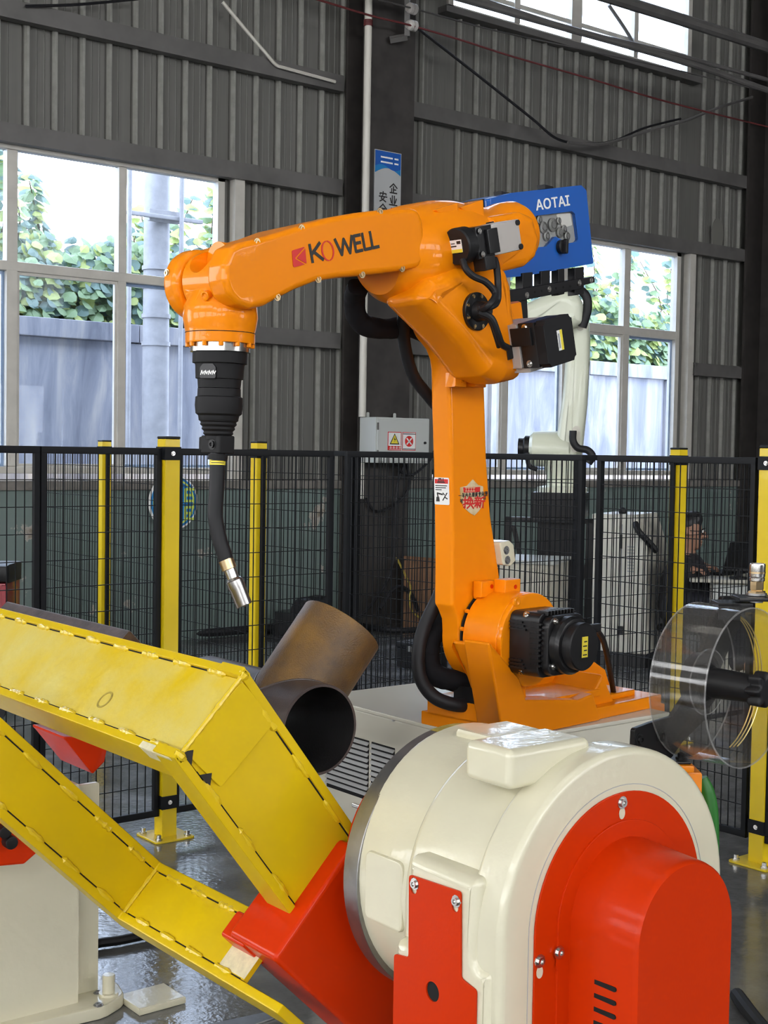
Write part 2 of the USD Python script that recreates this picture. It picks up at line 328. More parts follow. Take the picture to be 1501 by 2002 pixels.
W1, W2, W3 = (2.25, 5.74, 1.30, 3.66), (7.98, 11.34, 1.30, 3.64), (8.05, 11.42, 5.46, 7.0)
wall = Struct('wall_back', 'long workshop wall of grey ribbed sheets over a painted masonry dado')
RIB0, RP = 4.089, 0.2165
def sheet(xa, xb, za, zb):
    pts = [(xa, 0)]; strips = []; k = math.ceil((xa - RIB0 + 0.045) / RP)
    while RIB0 + k * RP < xb - 0.03:
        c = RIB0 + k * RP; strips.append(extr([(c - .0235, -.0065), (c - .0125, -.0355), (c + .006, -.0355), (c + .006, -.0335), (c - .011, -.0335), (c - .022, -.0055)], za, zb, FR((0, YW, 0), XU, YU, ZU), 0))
        pts += [(c - 0.040, 0), (c - 0.037, 0.012), (c - 0.029, 0.012), (c - 0.026, 0), (c - 0.012, -0.034), (c + 0.010, -0.034), (c + 0.024, 0)]
        for q in (0.075, 0.135): 
            if c + q + 0.01 < xb: pts += [(c + q - 0.006, 0), (c + q, -0.004), (c + q + 0.006, 0)]
        k += 1
    pts.append((xb, 0)); pts = [(x, y - 0.0008 * (i % 2 == 0)) for i, (x, y) in enumerate(pts)]
    poly = Polygon(pts + [(xb, 0.02), (xa, 0.02)])
    wall.part('wall_sheet', extr(poly, za, zb, FR((0, YW, 0), XU, YU, ZU), 0), 'sheet_metal', smooth=False)
    if strips: wall.part('rib_highlight', cat(*strips), 'lit_rib', smooth=False)  # paler strips put the light on rib crowns and left sides into colour
edges = [RIB0 - 0.1 + k * RP * 4 for k in range(-5, 12)]
edges = sorted([e for e in edges if all(abs(e - w) > 0.12 for W in (W1, W2, W3) for w in W[:2])] + [W1[0], W1[1], W2[0], W2[1], W3[0], W3[1]])
for xa, xb in zip(edges[:-1], edges[1:]):
    if xb - xa < 0.02: continue
    m, z, cuts = (xa + xb) / 2, 1.24, []
    for W in (W1, W2, W3):
        if W[0] < m < W[1]: cuts.append(W[2:])
    for c in cuts + [(7.9, 9)]:
        if c[0] - z > 0.1: sheet(xa, xb, z, min(c[0], 7.9))
        z = c[1]
for lo, hi in (((-9, 1.24), (-5.75, 7.9)), ((-5.75, 3.66), (-2.3, 7.9)), ((-2.3, 1.24), (edges[0] + .002, 7.9))): wall.part('wall_sheet', bx((lo[0], YW, lo[1]), (hi[0], YW + .01, hi[1]), bev=0), 'sheet_metal', smooth=False)
wall.part('dado', bx((-9, YW - 0.10, 0), (13.0, YW + 0.2, 1.18), bev=0), 'dado_paint')
wall.part('ledge', bx((-9, YW - 0.13, 1.18), (13.0, YW + 0.2, 1.25), bev=0.006), 'ledge_concrete')
struct('wall_right', bx((13.0, -9, 0), (13.2, 9.6, 7.9), bev=0), 'column_steel', 'dark end wall of the hall')

def girt(xa, xb, z, dark=False):
    pr = [(0, 0), (-0.12, 0), (-0.12, -0.03), (-0.115, -0.03), (-0.115, -0.005), (-0.004, -0.005), (-0.004, 0.10), (-0.115, 0.10), (-0.115, 0.085), (-0.12, 0.085), (-0.12, 0.105), (0, 0.105)]
    pr = [(0, 0), (-0.075, 0), (-0.075, 0.015), (-0.07, 0.015), (-0.07, 0.004), (-0.02, 0.004), (-0.02, 0.125), (-0.07, 0.125), (-0.07, 0.118), (-0.075, 0.118), (-0.075, 0.13), (0, 0.13)]
    struct('trim_' + str(girt.n), bx((xa, YW - 0.115, z), (xb, YW - 0.027, z + 0.012), bev=0), 'girt_steel'); girt.n += 1
    struct('trim_' + str(girt.n), extr([(-0.115, 0.012), (-0.109, 0.012), (-0.109, 0.125), (-0.03, 0.125), (-0.03, 0.132), (-0.115, 0.132)], xa, xb, FR((0, YW, z), YU, ZU, XU), 0), 'girt_steel'); girt.n += 1
girt.n = 1
for xa, xb, z in ((0.5, 6.84, 4.50), (0.5, 6.84, 3.64), (5.86, 6.84, 2.36), (7.43, 12.3, 4.42), (7.43, 12.3, 3.63), (11.5, 12.3, 2.36), (7.43, 7.95, 2.36), (0.5, 6.84, 5.6)): girt(xa, xb, z)
for x in (5.80, 11.42): struct('trim_' + str(girt.n), bx((x, YW - 0.09, 1.25), (x + 0.09, YW + 0.02, 3.64)), 'upvc'); girt.n += 1

def window(n, W, mull, transom, sash=True):
    x0, x1, z0, z1 = W; t = Struct(f'window_{n}', f'white framed workshop window number {n}'); y0, y1 = YW - 0.03, YW + 0.05
    f = 0.06
    for lo, hi in (((x0, y0, z0), (x1, y1, z0 + 0.05)), ((x0, y0, z1 - 0.05), (x1, y1, z1)), ((x0, y0, z0), (x0 + f, y1, z1)), ((x1 - f, y0, z0), (x1, y1, z1))): t.part('frame', bx(lo, hi, bev=0.006), 'upvc')
    for a, b in mull: t.part('mullion', bx((a, y0 + 0.004, z0 + 0.05), (b, y1 - 0.004, z1 - 0.05), bev=0.008), 'upvc')
    if transom: t.part('transom', bx((x0 + f, y0 + 0.002, transom[0]), (x1 - f, y1 - 0.002, transom[1]), bev=0.008), 'upvc')
    xs = [x0 + f] + [v for m in mull for v in m] + [x1 - f]
    for i in range(0, len(xs), 2):
        for j, (za, zb) in enumerate(((z0 + 0.05, transom[0]), (transom[1], z1 - 0.05)) if transom else ((z0 + 0.05, z1 - 0.05),)):
            t.part('pane', bx((xs[i] - 0.005, YW + 0.012, za - 0.005), (xs[i + 1] + 0.005, YW + 0.018, zb + 0.005), bev=0), 'window_glass')
            if sash and j == 0:
                r = [(xs[i], za), (xs[i + 1], za), (xs[i + 1], zb), (xs[i], zb)]; p = Polygon(r); q = p.buffer(-0.022, join_style=2)
                t.part('sash', extr(Polygon(p.exterior.coords, [q.exterior.coords]), 0, 0.03, FR((0, YW + (0.022 if i % 4 else -0.012), 0), XU, ZU, YU), 0), 'upvc')
    return t
window(1, W1, [(3.09, 3.16), (3.935, 4.015), (4.815, 4.88)], (2.75, 2.82))
window(2, W2, [(8.80, 8.88), (9.60, 9.67), (10.47, 10.56)], (2.72, 2.81))
t = window(3, W3, [(8.87, 8.94), (9.63, 9.77), (10.53, 10.59)], None, False)
t.part('sash_rail', bx((W3[0] + .06, YW - 0.01, 5.66), (W3[1] - .06, YW + 0.01, 5.70), bev=0.004), 'upvc')
t.part('sill', bx((W3[0] - 0.1, YW - 0.12, 5.40), (W3[1] + 0.08, YW, 5.46), bev=0.006), 'girt_steel')

# the sides of the hall behind the camera: sheet walls, window bands sized for the light, added blackout leaves
def band_wall(name, fr, L, gate=None, label=None):
    t = Struct(name, label)
    for za, zb in (((0, 1.5), (2.8, 4.5), (6.9, 7.9)) if name == 'wall_front' else ((0, 1.4), (3.2, 5.3), (6.9, 7.9))):
        for a, b in (((0, gate[0]), (gate[1], L)) if gate and za < 3 else ((0, L),)): t.part('wall_sheet', bx((a, -0.1, za), (b, 0, zb), fr, 0), 'roof_sheet')
    if name == 'wall_front': t.part('blackout_leaf', bx((7.0, -0.08, 0), (12.0, -0.02, 3.2), fr, 0), 'column_steel'); t.part('blackout_leaf', bx((12.05, -0.08, 0), (17.0, -0.02, 3.2), fr, 0), 'column_steel')  # added dark leaves close the lower band to cut light from the front
    for x in np.arange(0, L + 0.1, 4.5):
        if not gate or not gate[0] < x < gate[1]: t.part('post', bx((max(0, x - 0.2), -0.15, 0), (min(L, x + 0.2), 0.1, 7.9), fr, 0), 'column_steel')
band_wall('wall_left', FR((-9, -9, 0), YU, -XU, ZU), 18.6, label='side wall of the hall with two window bands')
band_wall('wall_front', FR((-9, -9, 0), XU, YU, ZU), 22.2, None, 'front wall of the hall with window bands and added blackout leaves')

# columns
def column(x0, x1, y0, name, label):
    t = Thing(name, label, 'column', ((x0 + x1) / 2, y0 + 0.1, 0), kind='structure'); ym = (y0 + YW) / 2; xm = (x0 + x1) / 2
    t.part('flange', bx((x0, y0, 0), (x1, y0 + 0.02, 7.9)), 'column_steel'); t.part('flange', bx((x0, YW - 0.14, 0), (x1, YW - 0.11, 7.9)), 'column_steel')
    t.part('web', bx((xm - 0.012, y0 + 0.02, 0), (xm + 0.012, YW - 0.14, 7.9)), 'column_steel')
    t.part('base_plate', bx((x0 - 0.05, y0 - 0.05, 0), (x1 + 0.05, YW - 0.11, 0.03)), 'column_steel')
    return t
YC = 8.98
column(6.86, 7.40, YC, 'steel_column', 'dark brown steel hall column carrying the white conduit and banner')
column(12.3, 12.86, 8.7, 'steel_column', 'dark steel hall column in the far right corner')
cx_ = 7.03
t = Thing('conduit_pipe', 'white plastic conduit pipe running up the dark steel column', 'pipe', (cx_, YC - 0.03, 1.07))
pa, pb = GY(705, 975, YC - 0.036), GY(722, -60, YC - 0.036)
pa[0] = pb[0] = (pa[0] + pb[0]) / 2
zb1, zb2 = GY(735, 905, YC - .22)[2], GY(735, 815, YC - .22)[2]; t.part('pipe', tube([pa, pa * V(1, 1, 0) + ZU * (zb1 - .002)], 0.031, 14, 0), 'conduit'); t.part('pipe', tube([pb * V(1, 1, 0) + ZU * (zb2 + .002), pb], 0.031, 14, 0), 'conduit')
for z in (4.98, 6.1): t.part('clamp', cyl(pa * V(1, 1, 0) + V(0, 0, z), pa * V(1, 1, 0) + V(0, 0, z + 0.05), 0.038, 14), 'cable_red' if z < 5 else 'conduit')
# electric box
bl, br_ = GY(735, 815, YC - 0.22), GY(839, 818, YC - 0.22)
x0, x1 = bl[0], br_[0]; zt, zb = bl[2] - 0.0, GY(735, 905, YC - 0.22)[2]
t = Thing('electric_box', 'pale grey wall electric box with warning signs on the column', 'electric box', ((x0 + x1) / 2, YC - 0.11, zb))
t.part('body', bx((x0, YC - 0.22, zb), (x1, YC - .003, zt), bev=0.006), 'pale_grey')
t.part('door', bx((x0 + 0.012, YC - 0.232, zb + 0.015), (x1 - 0.012, YC - 0.221, zt - 0.015), bev=0.004), 'pale_grey')
for q in (0.12, 0.62): 
    e = extr(rnd([(-0.015, -0.02), (0.015, -0.02), (0.015, 0.025), (-0.015, 0.025)], 0.01), 0, 0.003, FR((x0 + q * (x1 - x0), YC - 0.02, zt + 0.018), XU, ZU, -YU), 0); t.part('hanging_lug', e, 'pale_grey')
lk = GY(830, 866, YC - 0.233); t.part('lock', cyl(lk, lk - YU * 0.012, 0.011, 10), 'black_plastic')
for q in (0.2, 0.8): t.part('hinge', bx((x0 + 0.004, YC - 0.24, zb + q * (zt - zb) - 0.03), (x0 + 0.016, YC - 0.232, zb + q * (zt - zb) + 0.03)), 'steel')
def onbox(px, py): p = GY(px, py, YC - 0.2325); return p
a, b = onbox(758, 844), onbox(812, 881)
wd_, ht = b[0] - a[0], a[2] - b[2]; F = lambda d: FR((a[0], YC - 0.2325 - d, b[2]), XU, ZU, -YU)
t.part('warning_label', bx((0, 0, 0), (wd_ * 0.48, ht, 0.001), F(0), 0), 'red_print', label='red framed yellow triangle warning label')
s = t.path + '/warning_label'
t.part('field', bx((0.006, ht * 0.24, 0), (wd_ * 0.48 - 0.006, ht - 0.006, 0.0006), F(0.001), 0), 'white_print', s)
t.part('triangle', extr([(0.02, ht * .32), (wd_ * .48 - .02, ht * .32), (wd_ * .24, ht * .92)], 0, 0.0005, F(0.0016), 0), 'black_print', s)
t.part('triangle', extr([(0.033, ht * .37), (wd_ * .48 - .033, ht * .37), (wd_ * .24, ht * .84)], 0, 0.0005, F(0.0021), 0), 'yellow_print', s)
t.part('symbol', extr([(wd_ * .25, ht * .76), (wd_ * .21, ht * .58), (wd_ * .25, ht * .58), (wd_ * .225, ht * .42), (wd_ * .28, ht * .62), (wd_ * .24, ht * .62)], 0, 0.0005, F(0.0026), 0), 'black_print', s)
for k in range(4): t.part('lettering', strokes([[(0, 0), (1, 0)], [(0.5, 0), (0.5, 1)], [(0, 1), (1, 1)], [(0.1, .5), (.9, .5)]], 0.004, 0.0005, F(0.0012), 0.028, (0.018 + k * wd_ * .11, ht * .06)), 'white_print', s)
t.part('warning_label', bx((wd_ * .52, 0, 0), (wd_, ht, 0.001), F(0), 0), 'red_print', label='red framed round prohibition label')
s = t.path + '/warning_label_001'
t.part('field', bx((wd_ * .52 + .005, 0.005, 0), (wd_ - .005, ht - 0.005, 0.0006), F(0.001), 0), 'white_print', s)
cc = V(a[0] + wd_ * .76, YC - .2341, b[2] + ht * .5); t.part('disc', lathe(cc, -YU, [(wd_ * .15, 0), (wd_ * .15, 0.0006)], 24), 'red_print', s)
t.part('cross', cat(*[strokes([[(-1, -1 * q), (1, 1 * q)]], 0.012, 0.0006, FR(cc - YU * .0006, XU, ZU, -YU), wd_ * .075) for q in (1, -1)]), 'white_print', s)
t.part('lettering', cat(*[strokes([[(0, 0), (1, 0)]], 0.006, 0.0005, F(0.0016), 0.022, (wd_ * .55 + k * wd_ * .073, ht * y)) for k in range(6) for y in (.08, .9)]), 'black_print', s)
# cables below the box
for i, pts in enumerate(([(715, 975), (735, 1000), (775, 985), (800, 950), (795, 908)], [(790, 908), (775, 960), (768, 1100), (735, 1170), (690, 1220)], [(770, 908), (800, 930), (835, 905), (850, 880)])):
    solo('hanging_cable', tube([GY(x, y, YC - 0.04 - 0.02 * i) for x, y in pts], 0.012, 8), 'rubber', ('black cable looping under the grey electric box', 'black cable dropping from the electric box to the floor', 'short black cable leaving the electric box to the right')[i], 'cable')
# banner
a, b = GY(732, 291, YC - 0.004), GY(784, 300, YC - 0.004)
ZB_ = GY(750, 560, YC)[2]
t = Thing('banner', 'tall blue and grey safety banner with Chinese lettering on the column', 'banner', (a[0], YC, ZB_))
bw = b[0] - a[0]; F = lambda d: FR((a[0], YC - 0.008 - d, ZB_), XU, ZU, -YU); H = a[2] - ZB_
t.part('board', bx((0, 0, 0), (bw, H, 0.008), F(-0.008), 0), 'grey_print')
t.part('header', extr([(0.006, H - .15)] + [(0.006 + (bw - .012) * q, H - .19 + .05 * math.sin(math.pi * q)) for q in np.linspace(0, 1, 9)] + [(bw - .006, H - .15), (bw - .006, H - .006), (.006, H - .006)], 0, 0.0008, F(0), 0), 'blue_print')
t.part('header', extr([(0.006, H - .1)] + [(0.006 + (bw - .012) * q, H - .135 + .02 * math.sin(math.pi * q * 2)) for q in np.linspace(0, 1, 9)] + [(bw - .006, H - .006), (.006, H - .006)], 0, 0.0008, F(.0008), 0), 'blue_paint')
t.part('lettering', cat(*[strokes([[(0, 0), (1, 0)]], 0.014, 0.0006, F(0.0016), 0.03, (0.07 + i * .042 + (i > 2) * .02, H - .055 - j * .04)) for i in range(4) for j in range(2)]), 'white_print')
G_AN = [[(.5, 1), (.5, .86)], [(.1, .72), (.1, .84), (.9, .84), (.9, .72)], [(.0, .5), (1, .5)], [(.5, .76), (.25, .3), (.85, 0)], [(.72, .5), (.5, .2), (.1, 0)]]
G_QUAN = [[(.5, 1), (.02, .55)], [(.5, 1), (.98, .55)], [(.25, .55), (.75, .55)], [(.28, .3), (.72, .3)], [(.5, .55), (.5, .03)], [(.08, .03), (.92, .03)]]
G_QI = [[(.5, 1), (.02, .6)], [(.5, 1), (.98, .6)], [(.5, .68), (.5, .03)], [(.5, .38), (.8, .38)], [(.25, .45), (.25, .03)], [(.05, .03), (.95, .03)]]
G_YE = [[(.36, 1), (.36, .06)], [(.64, 1), (.64, .06)], [(.1, .72), (.24, .3)], [(.9, .72), (.76, .3)], [(.0, .05), (1, .05)]]
G_FANG = [[(.08, 0), (.08, .95), (.3, .95), (.2, .6), (.32, .4), (.12, .3)], [(.66, 1), (.7, .88)], [(.38, .8), (1, .8)], [(.6, .8), (.58, .45), (.36, .02)], [(.58, .5), (.92, .5), (.86, .04), (.72, .06)]]
G_XIAO = [[(.26, 1), (.28, .86)], [(.02, .8), (.5, .8)], [(.14, .7), (.04, .56)], [(.36, .7), (.48, .58)], [(.42, .56), (.05, .02)], [(.12, .5), (.46, .05)], [(.68, 1), (.55, .66)], [(.62, .78), (1, .78)], [(.9, .78), (.78, .35), (.5, .02)], [(.62, .62), (.76, .3), (1, .02)]]
for glyphs, x in (((G_QI, G_YE, G_XIAO, G_XIAO), .165), ((G_AN, G_QUAN, G_FANG, G_FANG), .055)):
    for k, gl in enumerate(glyphs):
        z = H - (.34 if x > .1 else .42) - k * .102
        t.part('character', strokes(gl, 0.011, 0.0006, F(0.0009), .078, (x, z)), 'black_print' if k < 2 else 'red_print')
# line insulators and cables on the wall
t = Thing('insulator_bracket', 'steel bracket on the column top with two white insulators', 'bracket', GY(790, 75, YC))
p0, p1, p2 = GY(796, -40, YC - 0.12), GY(796, 72, YC - 0.12), GY(762, 78, YC - 0.03)
t.part('angle_bar', tube([p0, p1], 0.03, 4, 0), 'girt_steel'); t.part('arm', tube([p1, p2], 0.03, 4, 0), 'girt_steel')
for y in (17, 50): 
    c = GY(805, y, YC - 0.15); t.part('insulator', lathe(c - XU * .05, XU, [(.03, 0), (.045, .02), (.045, .045), (.028, .05), (.045, .058), (.045, .085), (.03, .1)], 16), 'porcelain')
def wire(name, pxs, y, r, mat, label, cat_='cable', n=6):
    solo(name, tube([GY(x, q, y) if np.ndim(y) == 0 else GY(x, q, yy) for (x, q), yy in zip(pxs, y if np.ndim(y) else [y] * len(pxs))], r, n), mat, label, cat_)
wire('wall_cable', [(812, 52), (880, 105), (960, 168), (1040, 232), (1090, 272), (1145, 281), (1200, 275), (1260, 250), (1330, 232)], 9.05, 0.012, 'rubber', 'black cable sagging from the insulators down to the wall girt')
wire('wall_cable', [(1110, 279), (1180, 281), (1280, 252), (1340, 236), (1400, 212), (1470, 190)], 9.0, 0.016, 'girt_steel', 'grey cable rising along the wall girt to the right')
wire('line_wire', [(560, -18), (640, 5), (722, 30), (800, 49), (900, 78), (1000, 110), (1150, 153), (1300, 198), (1480, 243), (1560, 262)], 8.8, 0.009, 'cable_red', 'dull red line wire strung past the column insulator', 'wire')
wire('line_wire', [(740, 0), (805, 16), (960, 58), (1130, 95), (1300, 132), (1501, 180)], 8.8, 0.007, 'girt_steel', 'thin grey line wire from the upper insulator across the high window', 'wire')
wire('bent_rod', [(435, 4), (480, 58), (522, 107), (540, 127), (560, 134), (655, 160)], 9.2, 0.014, 'conduit', 'thin pale bent rod hanging on the upper left wall', 'rod')
wire('wall_rod', [(50, 12), (150, 9), (270, -2)], 9.2, 0.011, 'rubber', 'black cable along the top of the left wall')
for i, (pxs, r) in enumerate((([(690, -162), (1170, -12), (1330, 38), (1520, 99), (1900, 222)], 0.055), ([(560, -101), (1000, 25), (1340, 122), (1520, 183), (1860, 290)], 0.03), ([(600, -110), (880, -20), (1130, 60), (1340, 112), (1800, 240)], 0.02))):
    wire('crane_rail', pxs, 8.4, r, 'girt_steel', ('thick grey steel tube crossing the upper right corner', 'thinner grey steel tube below the thick one in the upper right', 'slim steel bar crossing the high window')[i], 'steel tube', 10)
for i, (px, py) in enumerate(((1640, 138), (860, -108))): q = GY(px, py, 8.4); solo('rail_hanger', cyl(q, V(q[0], q[1], 7.9), .02, 8), 'girt_steel', ('steel hanger rod of the crane rails beyond the right edge', 'steel hanger rod of the crane rails above the column')[i], 'hanger rod')
wire('window_stay', [(1190, 10), (1225, 62), (1245, 100)], 9.28, 0.018, 'girt_steel', 'slanting stay bar of the high window', 'bar')
solo('wall_plate', extr(shapely.affinity.scale(Point(0, 0).buffer(1), .10, .17), 0, .004, FR(GY(1402, 458, YW - 0.036), XU, ZU, -YU), 0), 'patch_sheet', 'oval dull patch plate on the sheets above the right window', 'plate')

# ================================================================ outdoors
struct('ground', bx((-20, 9.7, -0.4), (60, 60, -0.05), bev=0), 'ground_outside', 'ground outside the windows')
YB = 15.0
t = Thing('boundary_wall', 'stained concrete boundary wall standing outside the windows', 'wall', (9, YB, 0))
x = -2.0; k = 0; rr = random.Random(4)
while x < 34:
    t.part('wall_panel', bx((x + 0.012, YB, -0.1), (x + 2.0 - 0.012, YB + 0.2, 2.78), bev=0.008), 'boundary_concrete')
    t.part('pilaster', bx((x + 1.9, YB - 0.06 - 0.01 * rr.random(), -0.1), (x + 2.1, YB + 0.19, 2.77), bev=0.01), 'boundary_concrete')
    t.part('coping', bx((x + 0.006, YB - 0.09, 2.78), (x + 1.994, YB + 0.28, 3.0), bev=0.012), 'boundary_concrete'); x += 2.0
pp = GY(306, 500, 14.5)
t = Thing('utility_pole', 'round concrete utility pole with bracket and pipes outside the left window', 'pole', (pp[0], 14.5, -0.05))
t.part('pole', cyl((pp[0], 14.5, -0.06), (pp[0], 14.5, 9), 0.165, 24, r1=0.14), 'pole_concrete')
for z in (3.62, 3.4, 3.05, 2.72): t.part('band', cyl((pp[0], 14.5, z), (pp[0], 14.5, z + 0.05), 0.172, 24), 'pole_concrete')
zc = GY(306, 425, 14.5)[2]
t.part('bracket', bx((pp[0] - 0.2, 14.31, zc - 0.08), (pp[0] + 0.2, 14.36, zc + 0.06)), 'pole_concrete')
t.part('crossarm', bx((pp[0] - 0.5, 14.27, zc - 0.05), (pp[0] + 0.5, 14.32, zc), bev=0.01), 'pole_concrete')
for px in (253, 355):
    q = GY(px, 430, 14.25); t.part('pipe', cyl((q[0], 14.25, -0.06), (q[0], 14.25, 9), 0.028, 10), 'pole_concrete')

def leaf_mesh(c, nrm, up, s, rg):
    nrm = unit(nrm); u = unit(up - np.dot(up, nrm) * nrm); w = np.cross(nrm, u)
    out = [(0, -.55), (.32, -.42), (.52, -.08), (.42, .22), (.16, .42), (0, .62), (-.16, .42), (-.42, .22), (-.52, -.08), (-.32, -.42)]
    v = [c + nrm * s * .08] + [c + s * (a * w * (1 + .2 * rg.random()) + b * u) - nrm * s * .25 * abs(a) for a, b in out]
    n = len(out); f = [(0, 1 + i, 1 + (i + 1) % n) for i in range(n)]
    return np.array(v), np.array(f)
def bush(name, label, spans, seed, y0, ntop, ndense):
    """A climbing broad-leaved plant behind the boundary wall: sprouts on top, a dense leafy body lower down."""
    rg = random.Random(seed); xa, xb = spans
    t = Thing(name, label, 'plant', ((xa + xb) / 2, y0, -0.05)); big, rest, stems = [], [[], [], []], []
    for s in range(int((xb - xa) * 5.0)):
        x = xa + (xb - xa) * (s + rg.random()) / ((xb - xa) * 5.0); top = 3.9 + 1.3 * rg.random() ** 1.2; y = y0 + 0.1 + rg.random() * 0.9
        pts = [V(x, y, 0)] + [V(x + rg.uniform(-.25, .25), y + rg.uniform(-.15, .15), z) for z in np.linspace(2.4, top, 4)]
        stems.append(tube(pts, [0.03, 0.02, 0.015, 0.01, 0.006], 5, 3))
        z = 3.1
        while z < top + 0.06:
            q = np.array([np.interp(z, [p[2] for p in pts], [p[i] for p in pts]) for i in range(2)])
            for e in range(3):
                a = rg.uniform(0, 6.28); d = V(math.cos(a), math.sin(a), 0)
                big.append((V(*q, z) + d * 0.12, V(d[0] * .5, -0.75 + .4 * rg.random(), .4 + rg.random() * .5), V(d[0], d[1], -0.8), 0.11 + 0.09 * rg.random()))
            z += 0.085 + .05 * rg.random()
    for _ in range(ndense):
        z = 2.5 + 1.6 * rg.random() ** 1.5; c = V(rg.uniform(xa, xb), y0 + rg.uniform(-.25, 1.6), z); a = rg.uniform(0, 6.28)
        lump = meshkit.noise(c * 1.7, 3)
        if z > 3.05 + lump * 1.5: continue
        rest[rg.choice((0, 0, 1, 2))].append(leaf_mesh(c, V(math.cos(a) * .6, -.8, .5 + rg.random() * .4), V(math.cos(a), 0, -.8), 0.11 + .08 * rg.random(), rg))
    big.sort(key=lambda b: -b[3]); rg2 = random.Random(seed + 1)
    for i, b in enumerate(big):
        m = leaf_mesh(*b, rg2)
        if i < ntop: t.part('leaf', m, 'leaf_' + 'abc'[i % 3], smooth=False)
        else: rest[i % 3].append(m)
    for k, r in enumerate(rest):
        if r: t.part('leaf_mass', cat(*r), 'leaf_' + 'abc'[k], kind='stuff', smooth=False)
    t.part('stems', cat(*stems), 'stem')
bush('broadleaf_bush', 'broad leaved green bush over the boundary wall behind the left window', (4.8, 10.4), 5, 15.6, 290, 15000)
bush('broadleaf_bush', 'broad leaved green bush over the boundary wall behind the right window', (14.2, 21.5), 9, 15.6, 290, 17000)

# ================================================================ safety fence
def make_post():
    t = Thing('fence_post', 'yellow square fence post, the broad near one left of the welding torch', 'fence post', (2.58, 4.57, 0), 'yellow fence posts'); o = V(2.58, 4.57, 0)
    w = 0.031
    t.part('post', bx(o + V(-w, -w, 0.006), o + V(w, w, 1.535), bev=0.003), 'post_paint')
    t.part('cap', bx(o + V(-w - .001, -w - .001, 1.535), o + V(w + .001, w + .001, 1.545), bev=0.003), 'black_plastic')
    t.part('foot_plate', extr(rnd([(-.085, -.085), (.085, -.085), (.085, .085), (-.085, .085)], .015), 0, 0.008, FR(o, XU, YU, ZU), .002), 'post_paint')
    for q in ((-1, -1), (1, -1), (1, 1), (-1, 1)): t.part('anchor_bolt', bolt(o + V(q[0] * .062, q[1] * .062, .008), ZU, .009, .022), 'steel')
    for z in (1.455, 0.115):
        p = Polygon([(-w - .004, -w - .004), (w + .004, -w - .004), (w + .004, w + .004), (-w - .004, w + .004)])
        c = t.part('clamp', extr(Polygon(p.exterior.coords, [p.buffer(-.0035, join_style=2).exterior.coords]), z, z + .05, FR(o, XU, YU, ZU), 0), 'fence_black')
        for d in (-XU, -YU): t.part('clamp_screw', bolt(o + d * (w + .004) + ZU * (z + .025), d, .006, .006), 'steel', c)
    return t
post = make_post()
for (x, y), lab in (((4.192, 3.0), 'yellow fence post at the right edge of the picture beside the wire spool'), ((4.14, 4.58), 'yellow fence post hidden behind the orange robot arm'), ((4.01, 6.13), 'yellow fence post right of the hanging torch nozzle'),
                    ((3.98, 7.87), 'narrow far yellow fence post left of the broad near one'), ((5.60, 4.58), 'yellow fence post in front of the seated person')):
    post.copy((x, y, 0), lab)
def panel(a, b, label, z0=0.085, z1=1.50):
    a, b = V(*a, 0), V(*b, 0); L = np.linalg.norm(b - a); d = (b - a) / L; nn = np.cross(d, ZU); F = FR(a, d, ZU, nn); s = 0.022
    t = Thing('mesh_fence', label, 'fence panel', (*(a + b)[:2] / 2, z0), 'black mesh fence panels')
    for z in (z0, z1 - s - .004): t.part('rail', bx((0, z, -.011), (L, z + s + .004, .011), F), 'fence_black')
    for x in (0, L - s): t.part('stile', bx((x, z0 + s, -.011), (x + s, z1 - s, .011), F), 'fence_black')
    w = []; r = 0.0016
    def bar(p, q):
        u_ = unit(q - p); e = axes_of(u_); c = [e[0] * r + e[1] * r, -e[0] * r + e[1] * r, -e[0] * r - e[1] * r, e[0] * r - e[1] * r]
        v = np.array([p + k for k in c] + [q + k for k in c]); i = np.arange(4); j = (i + 1) % 4
        return v, np.vstack([np.stack([i, j, j + 4], 1), np.stack([i, j + 4, i + 4], 1)])
    n = max(2, round((L - 2 * s) / .0335)); m = round((z1 - z0 - 2 * s) / .1005)
    for k in range(1, n): x = s + (L - 2 * s) * k / n; w.append(bar(place(V([[x, z0 + s, .002]]), F)[0], place(V([[x, z1 - s, .002]]), F)[0]))
    for k in range(1, m): z = z0 + s + (z1 - z0 - 2 * s) * k / m; w.append(bar(place(V([[s, z, -.002]]), F)[0], place(V([[L - s, z, -.002]]), F)[0]))
    t.part('wire_mesh', cat(*w), 'fence_black', kind='stuff', smooth=False); return t
g = .034
xj = GY(78, 1000, 4.57)[0]
panel((1.02, 4.57), (xj - .004, 4.57), 'black mesh fence panel running out at the left edge of the picture')
panel((xj + .0, 4.57), (2.58 - g, 4.57), 'black mesh fence panel just left of the broad near yellow post')
panel((2.58 + g, 4.572), (3.36, 4.576), 'black mesh fence panel behind the hanging torch neck')
panel((3.43, 4.576), (4.14 - g, 4.58), 'black mesh fence panel behind the branch of the rusty pipe')
panel((4.14 + g, 4.58), (4.85, 4.58), 'black mesh fence panel right behind the orange shoulder motor')
panel((4.87, 4.58), (5.60 - g, 4.58), 'black mesh fence panel in front of the cream control cabinet')
panel((5.60 + g, 4.58), (6.35, 4.58), 'black mesh fence panel between the seated person and the camera')
panel((6.37, 4.58), (7.1, 4.58), 'black mesh fence panel farthest to the right, behind the spool')
panel((4.18, 3.02 + g), (4.162, 3.82), 'black mesh fence panel beside the right edge yellow post')
panel((4.160, 3.90), (4.142, 4.58 - g), 'black mesh fence panel between the spool and the orange arm')
panel((4.135, 4.58 + g), (4.07, 5.34), 'far black mesh fence panel behind the orange lower arm')
panel((4.07, 5.36), (4.01, 6.13 - g), 'far black mesh fence panel in front of the electric box column')
panel((4.01, 6.13 + g), (4.0, 6.98), 'far black mesh fence panel behind the torch nozzle')
